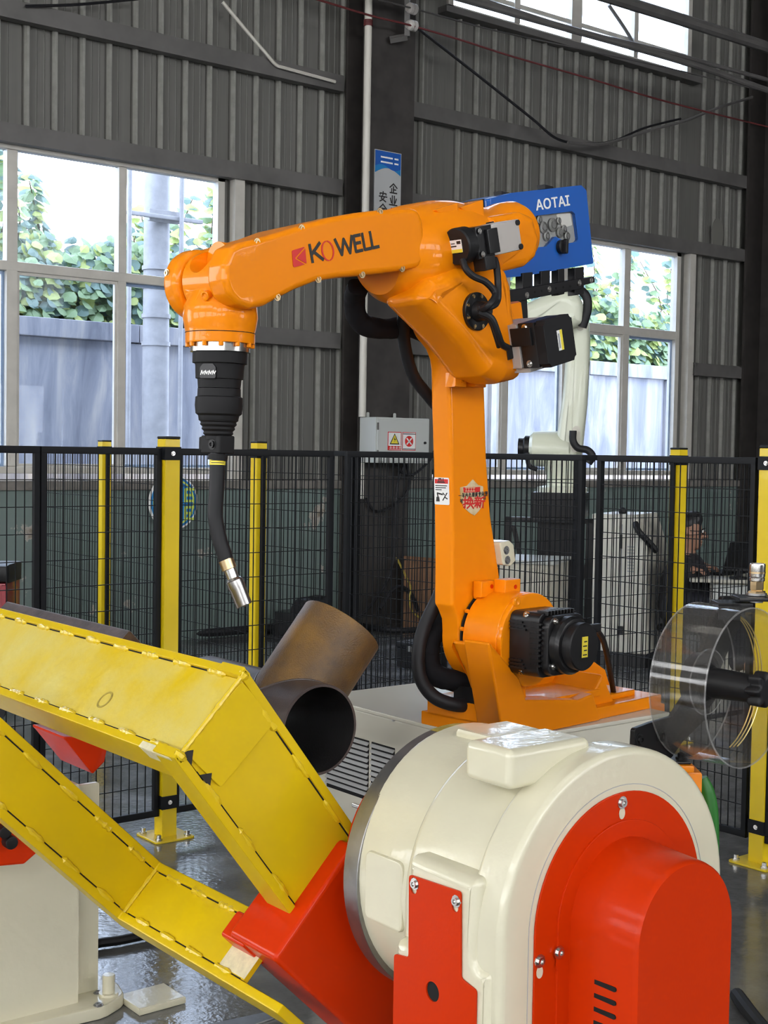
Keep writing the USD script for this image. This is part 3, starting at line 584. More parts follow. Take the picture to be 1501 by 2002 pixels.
panel((4.0, 7.0), (3.98, 7.87 - g), 'far black mesh fence panel behind the broad near post')
panel((3.98, 7.87 + g), (3.95, 8.7), 'farthest black mesh fence panel near the left window')
panel((4.185, 1.5), (4.18, 3.02 - g), 'black mesh fence panel leaving the picture at the right edge')

# ================================================================ positioner: headstock
CX, Y0, CZ = 1.6206, 1.4197, 0.7774                                    # axis of the positioner and the front face of the headstock
HF = lambda y: FR((CX, y, CZ), XU, ZU, -YU)                           # a frame looking at the face
def arch(r, zlow, n=40, xr=None):
    a = np.linspace(0, math.pi, n); xr = r
    return [(r * math.cos(q), r * math.sin(q)) for q in a] + [(-xr, zlow), (xr, zlow)]
t = Thing('positioner_headstock', 'cream cast positioner headstock with orange red cover plates in the foreground', 'positioner', (CX, 1.6, 0))
low = -CZ
body = extr(arch(.246, low), 0, .235, FR((CX, Y0 + .015, CZ), XU, ZU, YU), .02, 4)
rim = extr(arch(.260, low), 0, .075, FR((CX, Y0, CZ), XU, ZU, YU), .012, 4)
drum = lathe((CX, Y0 + .2, CZ), YU, [(.20, 0), (.238, .03), (.238, .175), (.232, .19)], 72)
foot = bx((CX - .24, Y0 + .2, 0), (CX + .24, Y0 + .36, .5), bev=.02)
t.part('housing', cat(body, drum, foot), 'cream_paint', smooth=40)
t.part('front_rim', rim, 'cream_paint', smooth=40)
pad = extr(rnd([(-.2, Y0 + .05), (-.02, Y0 + .05), (-.02, Y0 + .155), (-.2, Y0 + .155)], .012), .21, .272, FR((CX, 0, CZ), XU, YU, ZU), .012, 3)
t.part('top_pad', pad, 'cream_paint')
t.part('top_boss', bx((CX - .06, Y0 + .24, CZ + .22), (CX + .06, Y0 + .33, CZ + .245), bev=.008), 'cream_paint')
t.part('side_pad', extr(rnd([(Y0 + .255, CZ - .062), (Y0 + .355, CZ - .062), (Y0 + .355, CZ + .055), (Y0 + .255, CZ + .055)], .014), .1, .2385, FR((CX, 0, 0), YU, ZU, -XU), .004), 'cream_paint')
bossp = [(1.470, CZ + .10), (1.632, CZ + .095), (1.632, CZ - .055), (1.66, CZ - .06), (1.66, 0), (1.43, 0), (1.43, CZ - .04), (1.470, CZ - .035)]
t.part('side_boss', extr(rnd([(1.465, .865), (1.63, .865), (1.63, .722), (1.66, .722), (1.66, 0.02), (1.432, .02), (1.432, .735), (1.465, .735)], .012), .2, .268, FR((CX, 0, 0), YU, ZU, -XU), .02, 3), 'cream_paint')
XS = CX - .269
sp = [(802, 1709), (903, 1743), (903, 1912), (933, 1936)]
pp_ = [GX(x, y, XS)[1:] for x, y in sp]; q_ = [GX(x, y, XS)[1:] for x, y in ((773, 1864), (801, 1871))]
sidep = rnd([pp_[0], pp_[1], pp_[2], pp_[3], (pp_[3][0], .03), (q_[0][0], .03), q_[0], q_[1]], .006)
for px, py, ry, rz in ((848, 1938, .0155, .0155),):
    c = GX(px, py, XS); sidep = sidep.difference(shapely.affinity.scale(Point(c[1], c[2]).buffer(1, quad_segs=8), ry, rz))
for px, py in ((811, 1738), (892, 1773)):
    c = GX(px, py, XS); sidep = sidep.difference(unary_union([Point(c[1], c[2]).buffer(.0075), Point(c[1], c[2] + .014).buffer(.005)]).convex_hull)
t.part('side_cover', extr(sidep, 0, .003, FR((XS, 0, 0), YU, ZU, -XU), 0), 'red_sheet', label='orange red side cover plate with keyhole slots and a round hole')
c = GX(848, 1938, XS); t.part('cable_hole', lathe(c + XU * .0006, -XU, [(.0158, 0), (.0158, .0008)], 20), 'dark_hole')
for px, py in ((811, 1728), (892, 1762)): t.part('screw', bolt(GX(px, py, XS - .003), -XU, .0065, .006), 'steel')
# front: red arch plate, its screws, motor cover with slots
t.part('front_groove', extr(Polygon(arch(.2035, -CZ + .03), [arch(.2022, -CZ + .032)]), 0, .0006, HF(Y0 - .0002), 0), 'grey_print')
t.part('front_cover', extr(arch(.1925, -CZ + .05), 0, .004, HF(Y0), .0015), 'red_sheet', label='orange red arched front cover plate')
t.part('cover_flange', extr(arch(.148, -CZ + .05), 0, .0075, HF(Y0), .0015), 'red_sheet')
def hood(r, y, zl): return arch(r, zl)
YF = 1.287
hb, ht_ = arch(.121, -CZ + .06, 48), arch(.113, -CZ + .06, 48)
hv = np.array([(CX + x, Y0 - .006, CZ + z) for x, z in hb] + [(CX + x, YF + .01, CZ + z) for x, z in ht_] + [(CX + x * .985, YF + .003, CZ + z * .985) for x, z in ht_] + [(CX + x * .96, YF, CZ + z * .96) for x, z in ht_])
n = len(hb); i = np.arange(n); j = (i + 1) % n
hf = np.vstack([np.vstack([np.stack([k * n + i, k * n + j, (k + 1) * n + j], 1), np.stack([k * n + i, (k + 1) * n + j, (k + 1) * n + i], 1)]) for k in range(3)] +
               [np.asarray(earcut.triangulate_float64(np.array([(x, z) for x, z in ht_], float), np.array([n], np.uint32)), int).reshape(-1, 3) + 3 * n])
hood_path = t.part('motor_hood', (hv, hf), 'red_sheet', smooth=30, label='protruding arched motor hood with louvre slots')
xs_ = CX - .1178
for k in range(7):
    z0_ = GX(1140, 1910 + 26.5 * k, xs_)[2]; sl = rnd([(Y0 - .036, z0_ - .0035), (Y0 - .098, z0_ - .0035), (Y0 - .098, z0_ + .0035), (Y0 - .036, z0_ + .0035)], .0033)
    t.part('louvre_slot', extr(sl, -.001, .0012, FR((xs_ + .0014, 0, 0), YU, ZU, -XU + V(0, .055, 0)), 0), 'dark_hole', hood_path)
for (px, py), hole in (((1216, 1569), 'cream_paint'), ((1055, 1879), 'cream_paint'), ((1093, 1862), 'red_sheet')):
    yy = Y0 - (.0045 if hole != 'red_sheet' else .008); c = GY(px, py, yy); t.part('screw', bolt(c, -YU, .007, .006), 'steel')
    t.part('keyhole', extr(shapely.affinity.scale(Point(0, 0).buffer(1, quad_segs=8), .0068, .0095), 0, .0006, FR(c - ZU * .017, XU, ZU, -YU), 0), hole)
t.part('base', bx((CX - .34, Y0 - .02, 0), (CX + .34, Y0 + .5, .03), bev=.006), 'cream_paint')
YR = 1.7995
t.part('slewing_ring', lathe((CX - .004, YR - .0, CZ - .008), YU, [(.20, -.012), (.2385, -.010), (.2395, -.008), (.2395, .027), (.236, .03), (.15, .03)], 96), 'brushed_steel', label='machined grey steel ring behind the drum')
tp = [math.radians(a) for a in np.linspace(92, 122, 10)]
t.part('inspection_tape', cat(lathe((CX - .004, YR + .003, CZ - .008), YU, [(.2398, 0), (.2398, .025)], 12, False, math.radians(-12), math.radians(22), ref=ZU)), 'tape')
# ================================================================ positioner: turning frame
WV, VV = unit(V(-1, 0, -1.015)), unit(V(-1.015, 0, 1))               # across the frame, square to it
YCc = 1.93
A1n, A1f = GY(343, 1486, YCc), GY(482, 1308, YCc)
E1n, E1f = GY(561, 1796, YCc), GY(694, 1601, YCc)
WV = unit(A1n - A1f); WV[1] = 0; WV = unit(WV); VV = V(-WV[2] * -1 * -1, 0, WV[0]); VV = unit(V(WV[2], 0, -WV[0])); DW = -WV
if VV[2] < 0: VV = -VV
ax = V(CX, 0, CZ)
def wv(p): d = p - ax; return np.dot(d, DW), np.dot(d, VV)          # w grows up and right, v up and left
FO = ax                                                             # frame coordinates: (y, v) per side plate, w across
wn, vn = wv(A1n); wf, vf = wv(A1f)
v_top = (vn + vf) / 2; v_end = min(wv(E1n)[1], wv(E1f)[1]) - .06
t = Thing('positioner_cradle', 'yellow fabricated positioner frame with stitch welds and an orange red mounting block', 'positioner frame', (CX, 2.2, CZ))
SF = FR(ax, YU, VV, DW); T1 = .075
YEND = 4.15
th_ = .017
D1 = unit(unit(E1n - A1n) + unit(E1f - A1f)); L1 = (np.linalg.norm(E1n - A1n) + np.linalg.norm(E1f - A1f)) / 2 + .05
WX = unit(DW - D1 * 0)                                              # A1 leans along D1; its faces stay square to the axis
A1O = (A1n + A1f) / 2; A1O = A1O - DW * (np.dot(A1O - ax, DW)); A1F = FR(A1O, D1, DW, -YU)   # skew frame: along, across, towards the headstock
zf = lambda y: -(y - YCc)
for w_ in (wn, wf - th_):
    t.part('side_plate', extr([(YCc, v_top - .012), (YCc + T1 - .004, v_top - .085), (YEND, v_top - .085), (YEND, v_top), (YCc, v_top)], w_, w_ + th_, SF, .003), 'yellow_paint')
    t.part('side_plate', put(bx((-.004, w_, -T1), (L1, w_ + th_, 0), WF, .003), A1F), 'yellow_paint')
t.part('top_plate', bx((YCc + .004, v_top - .016, wn + th_ + .002), (YEND, v_top - .006, wf - th_ - .002), SF, .001), 'yellow_worn', label='worn top plate with pale rubbed patches')
t.part('corner_plate', bx((YCc + T1 - .012, v_top - .082, wn + .004), (YCc + T1 - .004, v_top - .008, wf - .004), SF, .001), 'yellow_paint')
t.part('face_plate', put(bx((.004, wn + th_ + .002, -.014), (L1, wf - th_ - .002, -.006), WF, .001), A1F), 'yellow_paint')
t.part('inner_plate', put(bx((.08, wn + th_ + .001, -T1 + .012), (L1, wf - th_ - .001, -T1 + .02), WF, .001), A1F), 'yellow_paint')
t.part('under_plate', bx((YCc + T1, v_top - .08, wn + th_ + .001), (YEND, v_top - .072, wf - th_ - .001), SF, .001), 'yellow_paint')
ov = [GY(x, y, YCc + .006) for x, y in ((352, 1466), (484, 1314), (527, 1398), (527, 1420), (424, 1546), (398, 1552))]
FPx = FR(ax, DW, VV, -YU)
ovp = rnd([(min(max(wv(p)[0], wn + th_ + .003), wf - th_ - .003), wv(p)[1]) for p in ov], .006)
t.part('doubler_plate', extr(ovp, -(YCc + .006), -(YCc + .001), FPx, .0015), 'yellow_paint')
for tri in (((353, 1470), (378, 1466), (374, 1497)), ((390, 1515), (414, 1511), (410, 1541))):
    q = [wv(GY(x, y, YCc + .001)) for x, y in tri]; t.part('mark', extr(q, -(YCc + .001), -(YCc + .0004), FPx, 0), 'black_print', label='black painted triangle mark')
rg = random.Random(3)
def bead(p0, p1, r=.0068):
    """A run of weld metal between two points."""
    p0, p1 = V(p0), V(p1); L = np.linalg.norm(p1 - p0); n = max(4, int(L / .006)); v = np.array([p0 + (p1 - p0) * s for s in np.linspace(0, 1, n)])
    rr_ = [r * (.35 if i in (0, n - 1) else rg.uniform(.7, 1.15)) for i in range(n)]
    return tube(v, rr_, 8, 0)
def stitches(along, a, b, pitch, frac):
    s = a
    while s < b - .01:
        t.part('weld_bead', bead(along(s), along(min(s + pitch * frac, b))), 'weld_paint'); s += pitch
pS = lambda y, v, w: place(V([[y, v, w]]), SF)[0]
pA = lambda l, w, d=-.0055: place(V([[l, w, d]]), A1F)[0]
for w_ in (wn + th_ + .0005, wf - th_ - .0005):
    stitches(lambda s: pS(s, v_top - .0055, w_), YCc + .05, YEND, .118, .52)
    stitches(lambda s: pA(s, w_), .07, L1 - .03, .115, .5)
for w_ in (wn + th_ + .001, wf - th_ - .001):                        # open slits left between the stitches
    t.part('slit', bx((YCc + .05, v_top - .0064, w_ - .0018), (YEND, v_top - .0056, w_ + .0018), SF, 0), 'dark_hole')
    t.part('slit', put(bx((.05, w_ - .0018, -.0058), (L1 - .03, w_ + .0018, -.0052), WF, 0), A1F), 'dark_hole')
t.part('weld_bead', bead(pA(.004, wn + .01, -.004), pA(.004, wf - .01, -.004), .005), 'weld_paint')
for w_ in (wn + .011, wf - .011): t.part('corner_weld', bead(pA(.006, w_ - .009, -.006), pA(.006, w_ + .010, -.006), .011), 'weld_paint')
pn = [GX, None]
_ = [(YCc + .008, v_top + .0005, wn + .002), (YCc + .085, v_top + .0005, wn + .002), (YCc + .085, v_top + .0005, wn + .018), (YCc + .008, v_top + .0005, wn + .018)]
t.part('bare_patch', bx((YCc + .02, v_top - .001, wn - .0006), (YCc + .125, v_top + .0008, wn + .012), SF, .0003), 'bare_patch', label='pale bare patch on the near edge')
t.part('bare_patch', bx((YCc + .018, v_top - .030, wn - .0010), (YCc + .122, v_top - .001, wn + .0002), SF, .0003), 'bare_patch')
# lower beam
YB2 = 2.43
b1, b2 = GY(235, 1792, YB2), GY(310, 1690, YB2)
wb0, vb0 = wv(b1); wb1, vb1 = wv(b2); v_low = (vb0 + vb1) / 2
v_high = v_top + .14
lo_outer = [(1.99, v_low), (YB2, v_low), (YB2, v_high), (YB2 + .08, v_high), (YB2 + .08, v_low - .07), (1.99, v_low - .07)]
pl2 = rnd(lo_outer, .004)
t.part('side_plate', extr(rnd([(1.86, v_low)] + lo_outer[1:5] + [(1.86, v_low - .07)], .004), wb0 - .006, wb0 + .012, SF, .003), 'yellow_paint'); t.part('side_plate', extr(pl2, wb1 - .012, wb1 + .006, SF, .003), 'yellow_paint')
t.part('floor_plate', bx((1.99, v_low - .015, wb0 + .013), (YB2 - .002, v_low - .005, wb1 - .013), SF, .001), 'yellow_paint')
t.part('web_plate', bx((YB2 + .005, v_low - .02, wb0 + .013), (YB2 + .013, v_high, wb1 - .013), SF, .001), 'yellow_paint')
for w_ in (wb0 + .0125, wb1 - .0125):
    stitches(lambda s: pS(s, v_low - .0045, w_), 2.03, YB2 - .01, .10, .55); stitches(lambda s: pS(YB2 + .0045, s, w_), v_low + .03, v_high - .02, .105, .5)
    t.part('slit', bx((2.0, v_low - .0054, w_ - .002), (YB2 - .01, v_low - .0047, w_ + .002), SF, 0), 'dark_hole')
    t.part('slit', bx((YB2 + .0043, v_low + .01, w_ - .002), (YB2 + .005, v_high, w_ + .002), SF, 0), 'dark_hole')
t.part('weld_bead', bead(pS(YB2 + .002, v_low - .003, wb0), pS(YB2 + .002, v_low - .003, wb1), .005), 'weld_paint')
t.part('bare_patch', bx((1.99, v_low - .0048, wb0 + .016), (2.075, v_low - .0042, wb1 - .02), SF, 0), 'bare_patch', label='pale primer patch beside the orange red block')
pr_ = on(205, 1368, ax + VV * (v_top - .0055), VV); t.part('scuff_ring', extr(Polygon(Point(0, 0).buffer(.019).exterior.coords, [Point(0, 0).buffer(.0145).exterior.coords]), 0, .0004, FR(pr_, YU, DW, VV), 0), 'tape')
# orange red block that bolts the frame to the ring
wk, vk = wv(GY(537, 1879, 1.895)); wt, vt = wv(GY(679, 1652, 1.895))
blk = rnd([(wk, vk + .004), (wt + .012, vk + .004), (wt + .012, vk - .40), (wk, vk - .40)], .012)
t.part('mounting_block', extr(blk, -2.045, -1.895, FPx, .008, 3), 'red_paint', label='orange red welded mounting block')
t.part('block_lug', extr(rnd([(wk - .004, vk - .005), (wk + .05, vk - .005), (wk + .05, vk - .07), (wk - .004, vk - .07)], .006), -2.075, -2.0, FPx, .004), 'red_paint')
t.part('block_hub', lathe((CX, 1.828, CZ - .01), YU, [(.17, 0), (.17, .09)], 48), 'red_paint')
# ================================================================ positioner: tailstock
AXY = 3.24
t = Thing('positioner_tailstock', 'cream tailstock pedestal of the positioner with its orange red block at the left edge', 'positioner', (1.33, 3.4, 0))
t.part('pedestal', bx((1.0, AXY, .02), (1.573, AXY + .4, .62), bev=.008), 'cream_paint')
t.part('rib_plate', bx((1.573, AXY + .05, .02), (1.655, AXY + .07, .60), bev=.004), 'cream_paint')
bp = GZ(212, 1955, .02)
t.part('base_plate', extr(rnd([(1.02, AXY - .02), (1.62, AXY - .06), (1.70, AXY - .02), (1.72, AXY + .06), (1.66, AXY + .42), (1.02, AXY + .42)], .04), 0, .035, WF, .006), 'cream_paint')
t.part('anchor_bolt', cat(cyl(bp + ZU * .015, bp + ZU * .022, .026, 20), cyl(bp + ZU * .02, bp + ZU * .07, .0165, 18, .002)), 'cream_paint')
for px, py in ((192, 1941), (192, 1965)): q = GZ(px, py, .035); t.part('base_bolt', bolt(q, ZU, .009, .006), 'brushed_steel')
t.part('levelling_plate', bx((1.70, AXY - .1, 0), (1.84, AXY + .02, .02), bev=.004), 'cream_paint')
tw, tv = wv(GY(10, 1600, 3.0))
q = [GY(x, y, 3.02) for x, y in ((-60, 1700), (48, 1690), (80, 1662), (-10, 1548), (-120, 1560))]
t.part('swing_block', extr(rnd([(p[0], p[2]) for p in q], .006), -3.22, -3.02, FR((0, 0, 0), XU, ZU, -YU), .006), 'red_paint')
for px, py in ((2, 1622), (14, 1643)): c = GY(px, py, 3.018); t.part('cable_gland', cyl(c, c - YU * .03, .016, 12, .004), 'black_plastic')
q = [GY(x, y, 3.3) for x, y in ((120, 1440), (215, 1440), (205, 1490), (182, 1514), (130, 1450))]
t.part('swing_arm', extr(rnd([(p[0], p[2]) for p in q], .004), -3.5, -3.3, FR((0, 0, 0), XU, ZU, -YU), .005), 'red_paint')

# ================================================================ workpiece pipes and the bar behind the frame
pe = P(625, 1427, 3.22); R_ = .1095
t = Thing('pipe_tee', 'rusty steel pipe tee with a slanting branch held in the yellow frame', 'pipe', (pe[0], 2.8, pe[2]))
hd_ = lathe(pe, YU, [(R_ - .007, 0), (R_ - .001, 0), (R_, .002), (R_, .52), (R_ - .007, .52), (R_ - .0072, 0)], 64, False)
bd = unit(V(.74, 0.0, .70)); bo = V(pe[0], 2.79, pe[2])
tip = P(668, 1224, 3.45)
blen = .325
bo = V(pe[0], tip[1], pe[2]); bd = unit(tip - bo); blen = np.linalg.norm(tip - bo)
br = lathe(bo, bd, [(R_, .02), (R_, blen - .002), (R_ - .001, blen), (R_ - .007, blen), (R_ - .007, .02), (R_, .02)], 64, False)
core = lathe(pe, YU, [(R_ - .0005, -.01), (R_ - .0005, .6)], 48)
try: br = cut(br, core)
except Exception: pass
t.part('header_pipe', hd_, 'pipe_scale', label='lower pipe with its open end facing the camera', smooth=40)
t.part('bore', lathe(pe + YU * .001, YU, [(R_ - .0074, 0), (R_ - .0074, .5)], 64, False), 'pipe_inside')
t.part('branch_pipe', br, 'pipe_rust', label='rusty brown branch pipe rising to the right', smooth=40)
sd = []
pa_, pb_, pc_ = axes_of(bd)
for a in np.linspace(0, 2 * math.pi, 90):
    o_ = bo + R_ * (math.cos(a) * pa_ + math.sin(a) * pb_); d2 = (o_ - V(pe[0], o_[1], pe[2])); A_ = np.dot(bd, bd) - bd[1] ** 2; B_ = 2 * np.dot(d2 * V(1, 0, 1), bd); C_ = np.dot(d2 * V(1, 0, 1), d2 * V(1, 0, 1)) - R_ ** 2; D_ = B_ * B_ - 4 * A_ * C_
    if D_ >= 0: sd.append(o_ + bd * ((-B_ + math.sqrt(D_)) / (2 * A_)))
if len(sd) > 10: t.part('saddle_weld', tube(np.array(sd), .0028, 6, 0), 'pipe_scale')
q0, q1 = GY(253, 1231, 2.98), GY(18, 1182, 2.98)
L_ = .105; ys = 2.98
yl = (GX(14, 1181, q0[0])[1])
t = Thing('steel_bar', 'weathered grey square steel bar lying behind the yellow beam', 'steel bar', (q0[0], 3.4, q0[2] - .07))
dn1, dn2 = unit(V(-.72, 0, -.69)), unit(V(.69, 0, -.72)); s_ = .12
sec = [(0, 0), (0, s_), (s_, s_), (s_, 0)]
FB = FR(V(q0[0], 0, q0[2]), dn1, dn2, YU)
t.part('bar', extr(rnd(sec, .006, 0), 2.98, yl, FB, .003), 'mill_steel'); t.part('bar_end', extr(rnd([(.002, .002), (.002, s_ - .002), (s_ - .002, s_ - .002), (s_ - .002, .002)], .005, 0), 2.9785, 2.981, FB, 0), 'rust')

# ================================================================ welding robot on its pedestal
PED = 0.77
gl = GZ(690, 1378, PED)[0]; gb = GZ(770, 1341, PED)[1]
t = Thing('robot_pedestal', 'cream sheet steel pedestal with louvres under the orange robot', 'pedestal', (2.76, 2.7, 0))
XL, XR, YN, YF_ = gl, 3.03, 2.50, gb
t.part('body', bx((XL, YN, 0.05), (XR, YF_, PED - .012), bev=.006), 'cream_sheet'); t.part('top', bx((XL - .006, YN - .006, PED - .012), (XR + .006, YF_ + .006, PED), bev=.003), 'cream_sheet')
t.part('plinth', bx((XL + .02, YN + .02, 0), (XR - .02, YF_ - .02, .05)), 'black_metal')
lv0, lv1 = GX(690, 1450, XL), GX(690, 1540, XL)
ya, yb = GX(640, 1470, XL)[1], GX(724, 1470, XL)[1]
rows = 10; ztop, zbot = GX(690, 1440, XL)[2], GX(690, 1548, XL)[2]; ystep = [(ya, yb + .006), (yb - .006, yb - .11)]
for (p, q) in ystep:
    for k in range(rows):
        z = ztop + (zbot - ztop) * (k + .5) / rows; h_ = (ztop - zbot) / rows * .27
        t.part('louvre', extr([(0, h_), (-.003, h_), (-.009, -h_), (-.006, -h_), (0, h_ * .5)], min(p, q), max(p, q), FR((XL, 0, z), XU, ZU, YU), 0), 'grey_print')
    t.part('louvre_shade', bx((XL - .0012, min(p, q), zbot - .01), (XL - .0002, max(p, q), ztop + .001), bev=0), 'black_matte')  # black sheet paints the shade seen between the slats
sc = GX(769, 1405, XL); t.part('screw', bolt(sc, -XU, .006, .004), 'steel'); sc = GX(700, 1576, XL); t.part('latch', bx(sc - V(.008, .02, .006), sc + V(0, .02, .006)), 'steel')

al = math.radians(45)
TT = -(HD * math.sin(al) + RT0 * math.cos(al)); NN = -HD * math.cos(al) + RT0 * math.sin(al)      # along the arm; out of its right side
OR = P(960, 1240, 3.6)                                              # on the shoulder axis, right face of the lower arm
RB = FR(OR, TT, ZU, NN)
def rp(px, py, s=0.0): return on(px, py, OR + NN * s, NN)
def r2(pts, s): return [((rp(x, y, s) - OR) @ TT, (rp(x, y, s) - OR)[2]) for x, y in pts]
def L3(a, z, s): return OR + TT * a + ZU * z + NN * s
robot = Thing('welding_robot', 'orange six axis welding robot arm reaching over the yellow frame', 'robot', (OR[0], OR[1], PED))
R = robot.part
# --- base and shoulder
bz = PED - OR[2]
foot = [(x, bz) for x in ()]
lb = r2([(921, 1376), (986, 1376), (990, 1440), (921, 1428)], .02)
ta, tb = lb[0][0], r2([(1230, 1440)], .02)[0][0]
R('base_casting', cat(bx((ta, bz, -.16), (tb, bz + .035, .13), RB, .006), bx((ta, bz + .03, -.14), (ta - .10, lb[0][1], .06), RB, .008), bx((ta - .10, bz + .03, -.12), (tb + .06, bz + .05, .08), RB, .008)), 'orange_paint')
R('base_boss', bx((ta + .003, bz + .035, .06), (ta - .05, bz + .075, .085), RB, .006), 'orange_paint')
R('base_boss', extr(rnd(r2([(1151, 1436), (1234, 1424), (1234, 1462), (1151, 1464)], .12), .004), -.1, .12, RB, .006), 'orange_paint')
R('base_bracket', extr(rnd(r2([(1262, 1366), (1300, 1376), (1300, 1412), (1262, 1420)], .06), .004), -.12, .06, RB, .004), 'orange_paint')
leg = rnd(r2([(953, 1250), (1016, 1326), (1029, 1368), (1132, 1368), (1160, 1356), (1181, 1433), (1190, 1520), (996, 1520), (966, 1332)], .14), .005).intersection(sbox(-5, bz + .001, 5, 5))
R('shoulder_neck', extr(rnd(r2([(905, 1255), (1000, 1255), (1010, 1440), (972, 1440), (932, 1318)], .05), .006), -.0, .10, RB, .02, 3), 'orange_paint')
R('shoulder_body', extr(leg, .055, .14, RB, .006, 3), 'orange_paint', label='orange slanting shoulder casting below the motor')
R('tray_side', extr(rnd(r2([(1155, 1362), (1178, 1318), (1203, 1375), (1268, 1364), (1270, 1416), (1240, 1424), (1240, 1500), (1180, 1500)], .10), .004).intersection(sbox(-5, bz + .001, 5, 5)), -.06, .10, RB, .008), 'orange_paint')
R('tray_back', extr(rnd(r2([(1010, 1330), (1161, 1292), (1184, 1309), (1204, 1376), (1100, 1440), (1010, 1420)], -.05), .004), -.075, -.05, RB, .006), 'orange_paint')
R('tray_floor', bx((r2([(1025, 1368)], .1)[0][0], r2([(1025, 1374)], .1)[0][1] - .02, -.06), (r2([(1170, 1368)], .1)[0][0], r2([(1025, 1374)], .1)[0][1], .105), RB, .003), 'orange_paint')
RH = .122
R('shoulder_housing', lathe(OR, NN, [(RH - .012, .002), (RH, .008), (RH, .118), (RH - .004, .122), (.02, .122)], 64), 'orange_paint', label='round orange shoulder gearbox housing')
for k in range(16):
    a = k * math.pi / 8 + .2; R('ring_bolt', cyl(L3(.1245 * math.cos(a), .1245 * math.sin(a), .001), L3(.1245 * math.cos(a), .1245 * math.sin(a), .009), .0055, 8), 'orange_paint')
R('shoulder_seam', lathe(OR, NN, [(RH + .002, -.001), (RH + .002, .003)], 64), 'dark_hole')
pc = r2([(1015, 1195)], .123)[0]
archp = [((RH * 1.0) * math.cos(a), (RH) * math.sin(a)) for a in np.linspace(0, math.pi, 32)] + [(-.1, -.1), (.09, -.1)]
mot = r2([(976, 1204), (1062, 1190), (1066, 1300), (1010, 1322), (976, 1290)], .123)
R('motor_plate', extr(rnd(Polygon([(RH * math.cos(a), RH * math.sin(a)) for a in np.linspace(0, 2 * math.pi, 64)]).union(Polygon([(RH, 0), (-RH * .6, 0), (-RH * .6, -.1), (RH * .95, -.1)])), .004), .118, .136, RB, .005), 'orange_paint')
q = rp(1010, 1176, .137); R('plate_plug', lathe(q, NN, [(.0135, -.002), (.0135, .002), (.009, .003), (.004, .001)], 18), 'orange_paint')
for (x0, y0, x1, y1, s0, s1) in ((933, 1136, 962, 1156, .0, .03), (976, 1133, 1006, 1160, .03, .07)):
    pq = r2([(x0, y0), (x1, y0), (x1, y1), (x0, y1)], (s0 + s1) / 2); us = [p[0] for p in pq]; zs = [p[1] for p in pq]
    R('stop_lug', bx((min(us), min(zs) - .012, s0), (max(us), max(zs), s1), RB, .004), 'orange_paint'); q = L3(np.mean(us) - .01, np.mean(zs), s1); R('lug_hole', lathe(q, NN, [(.006, -.001), (.006, .0008)], 12), 'red_paint')
# --- shoulder motor
ma = rp(1030, 1250, .136); MC = L3((ma - OR) @ TT * .45, .002, 0); mc2 = lambda s: MC + NN * s
def px_of(p): d_ = p - CAM; return 750.5 + FPX * (d_ @ RT) / (d_ @ FW)
s_end = min(np.arange(.2, .5, .002), key=lambda s: abs(px_of(mc2(s)) - 1143)); K = (s_end - .136) / .304
ks = lambda s: .136 + (s - .136) * K
sq = lambda h, r: rnd([(-h, -h), (h, -h), (h, h), (-h, h)], r)
MF = FR(MC, TT, ZU, NN)
R('shoulder_motor', cat(extr(sq(.082, .022), .136, ks(.30), MF, .004), extr(sq(.076, .03), ks(.30), ks(.345), MF, .006), lathe(mc2(ks(.345)), NN, [(.074, 0), (.074, .03 * K), (.068, .045 * K), (.060, .05 * K)], 36)), 'black_metal', label='black servo motor of the shoulder')
mp = robot.path + '/shoulder_motor'
for k in range(9):
    z = -.052 + k * .013; R('cooling_fin', bx((.075, z, ks(.255)), (.086, z + .006, ks(.315)), MF, .002), 'black_metal', mp); R('cooling_fin', bx((-.052 + k * .013, .075, ks(.255)), (-.046 + k * .013, .086, ks(.315)), MF, .002), 'black_metal', mp)
for zz in (.035, -.062):
    for k in range(3): R('cooling_rib', bx((.078, zz + k * .009, ks(.145)), (.089, zz + .005 + k * .009, ks(.235 - .01 * k)), MF, .0015), 'black_metal', mp)
R('motor_cap', cat(lathe(mc2(ks(.39)), NN, [(.060, 0), (.060, .045 * K), (.057, .05 * K)], 40), bx((-.02, .03, ks(.40)), (-.078, .052, ks(.43)), MF, .004)), 'black_plastic', mp)
R('motor_label', bx((-.012, -.026, s_end + .0003), (.012, .026, s_end + .001), MF, 0), 'yellow_print', mp)
for k in range(4): R('label_line', bx((-.008, -.021 + k * .011, s_end + .001), (.008 - .004 * (k % 2), -.018 + k * .011, s_end + .0014), MF, 0), 'black_print', mp)
for q in ((.074, .074, ks(.22)), (.074, -.072, ks(.20)), (.05, .062, ks(.347)), (.056, -.05, ks(.348)), (-.02, -.066, ks(.348)), (.0, .066, ks(.349))): R('motor_bolt', bolt(MC + TT * q[0] + ZU * q[1] + NN * (q[2] if abs(q[0]) < .06 else q[2]), NN if abs(q[0]) < .06 else unit(TT + ZU * np.sign(q[1])), .006, .007), 'steel', mp)
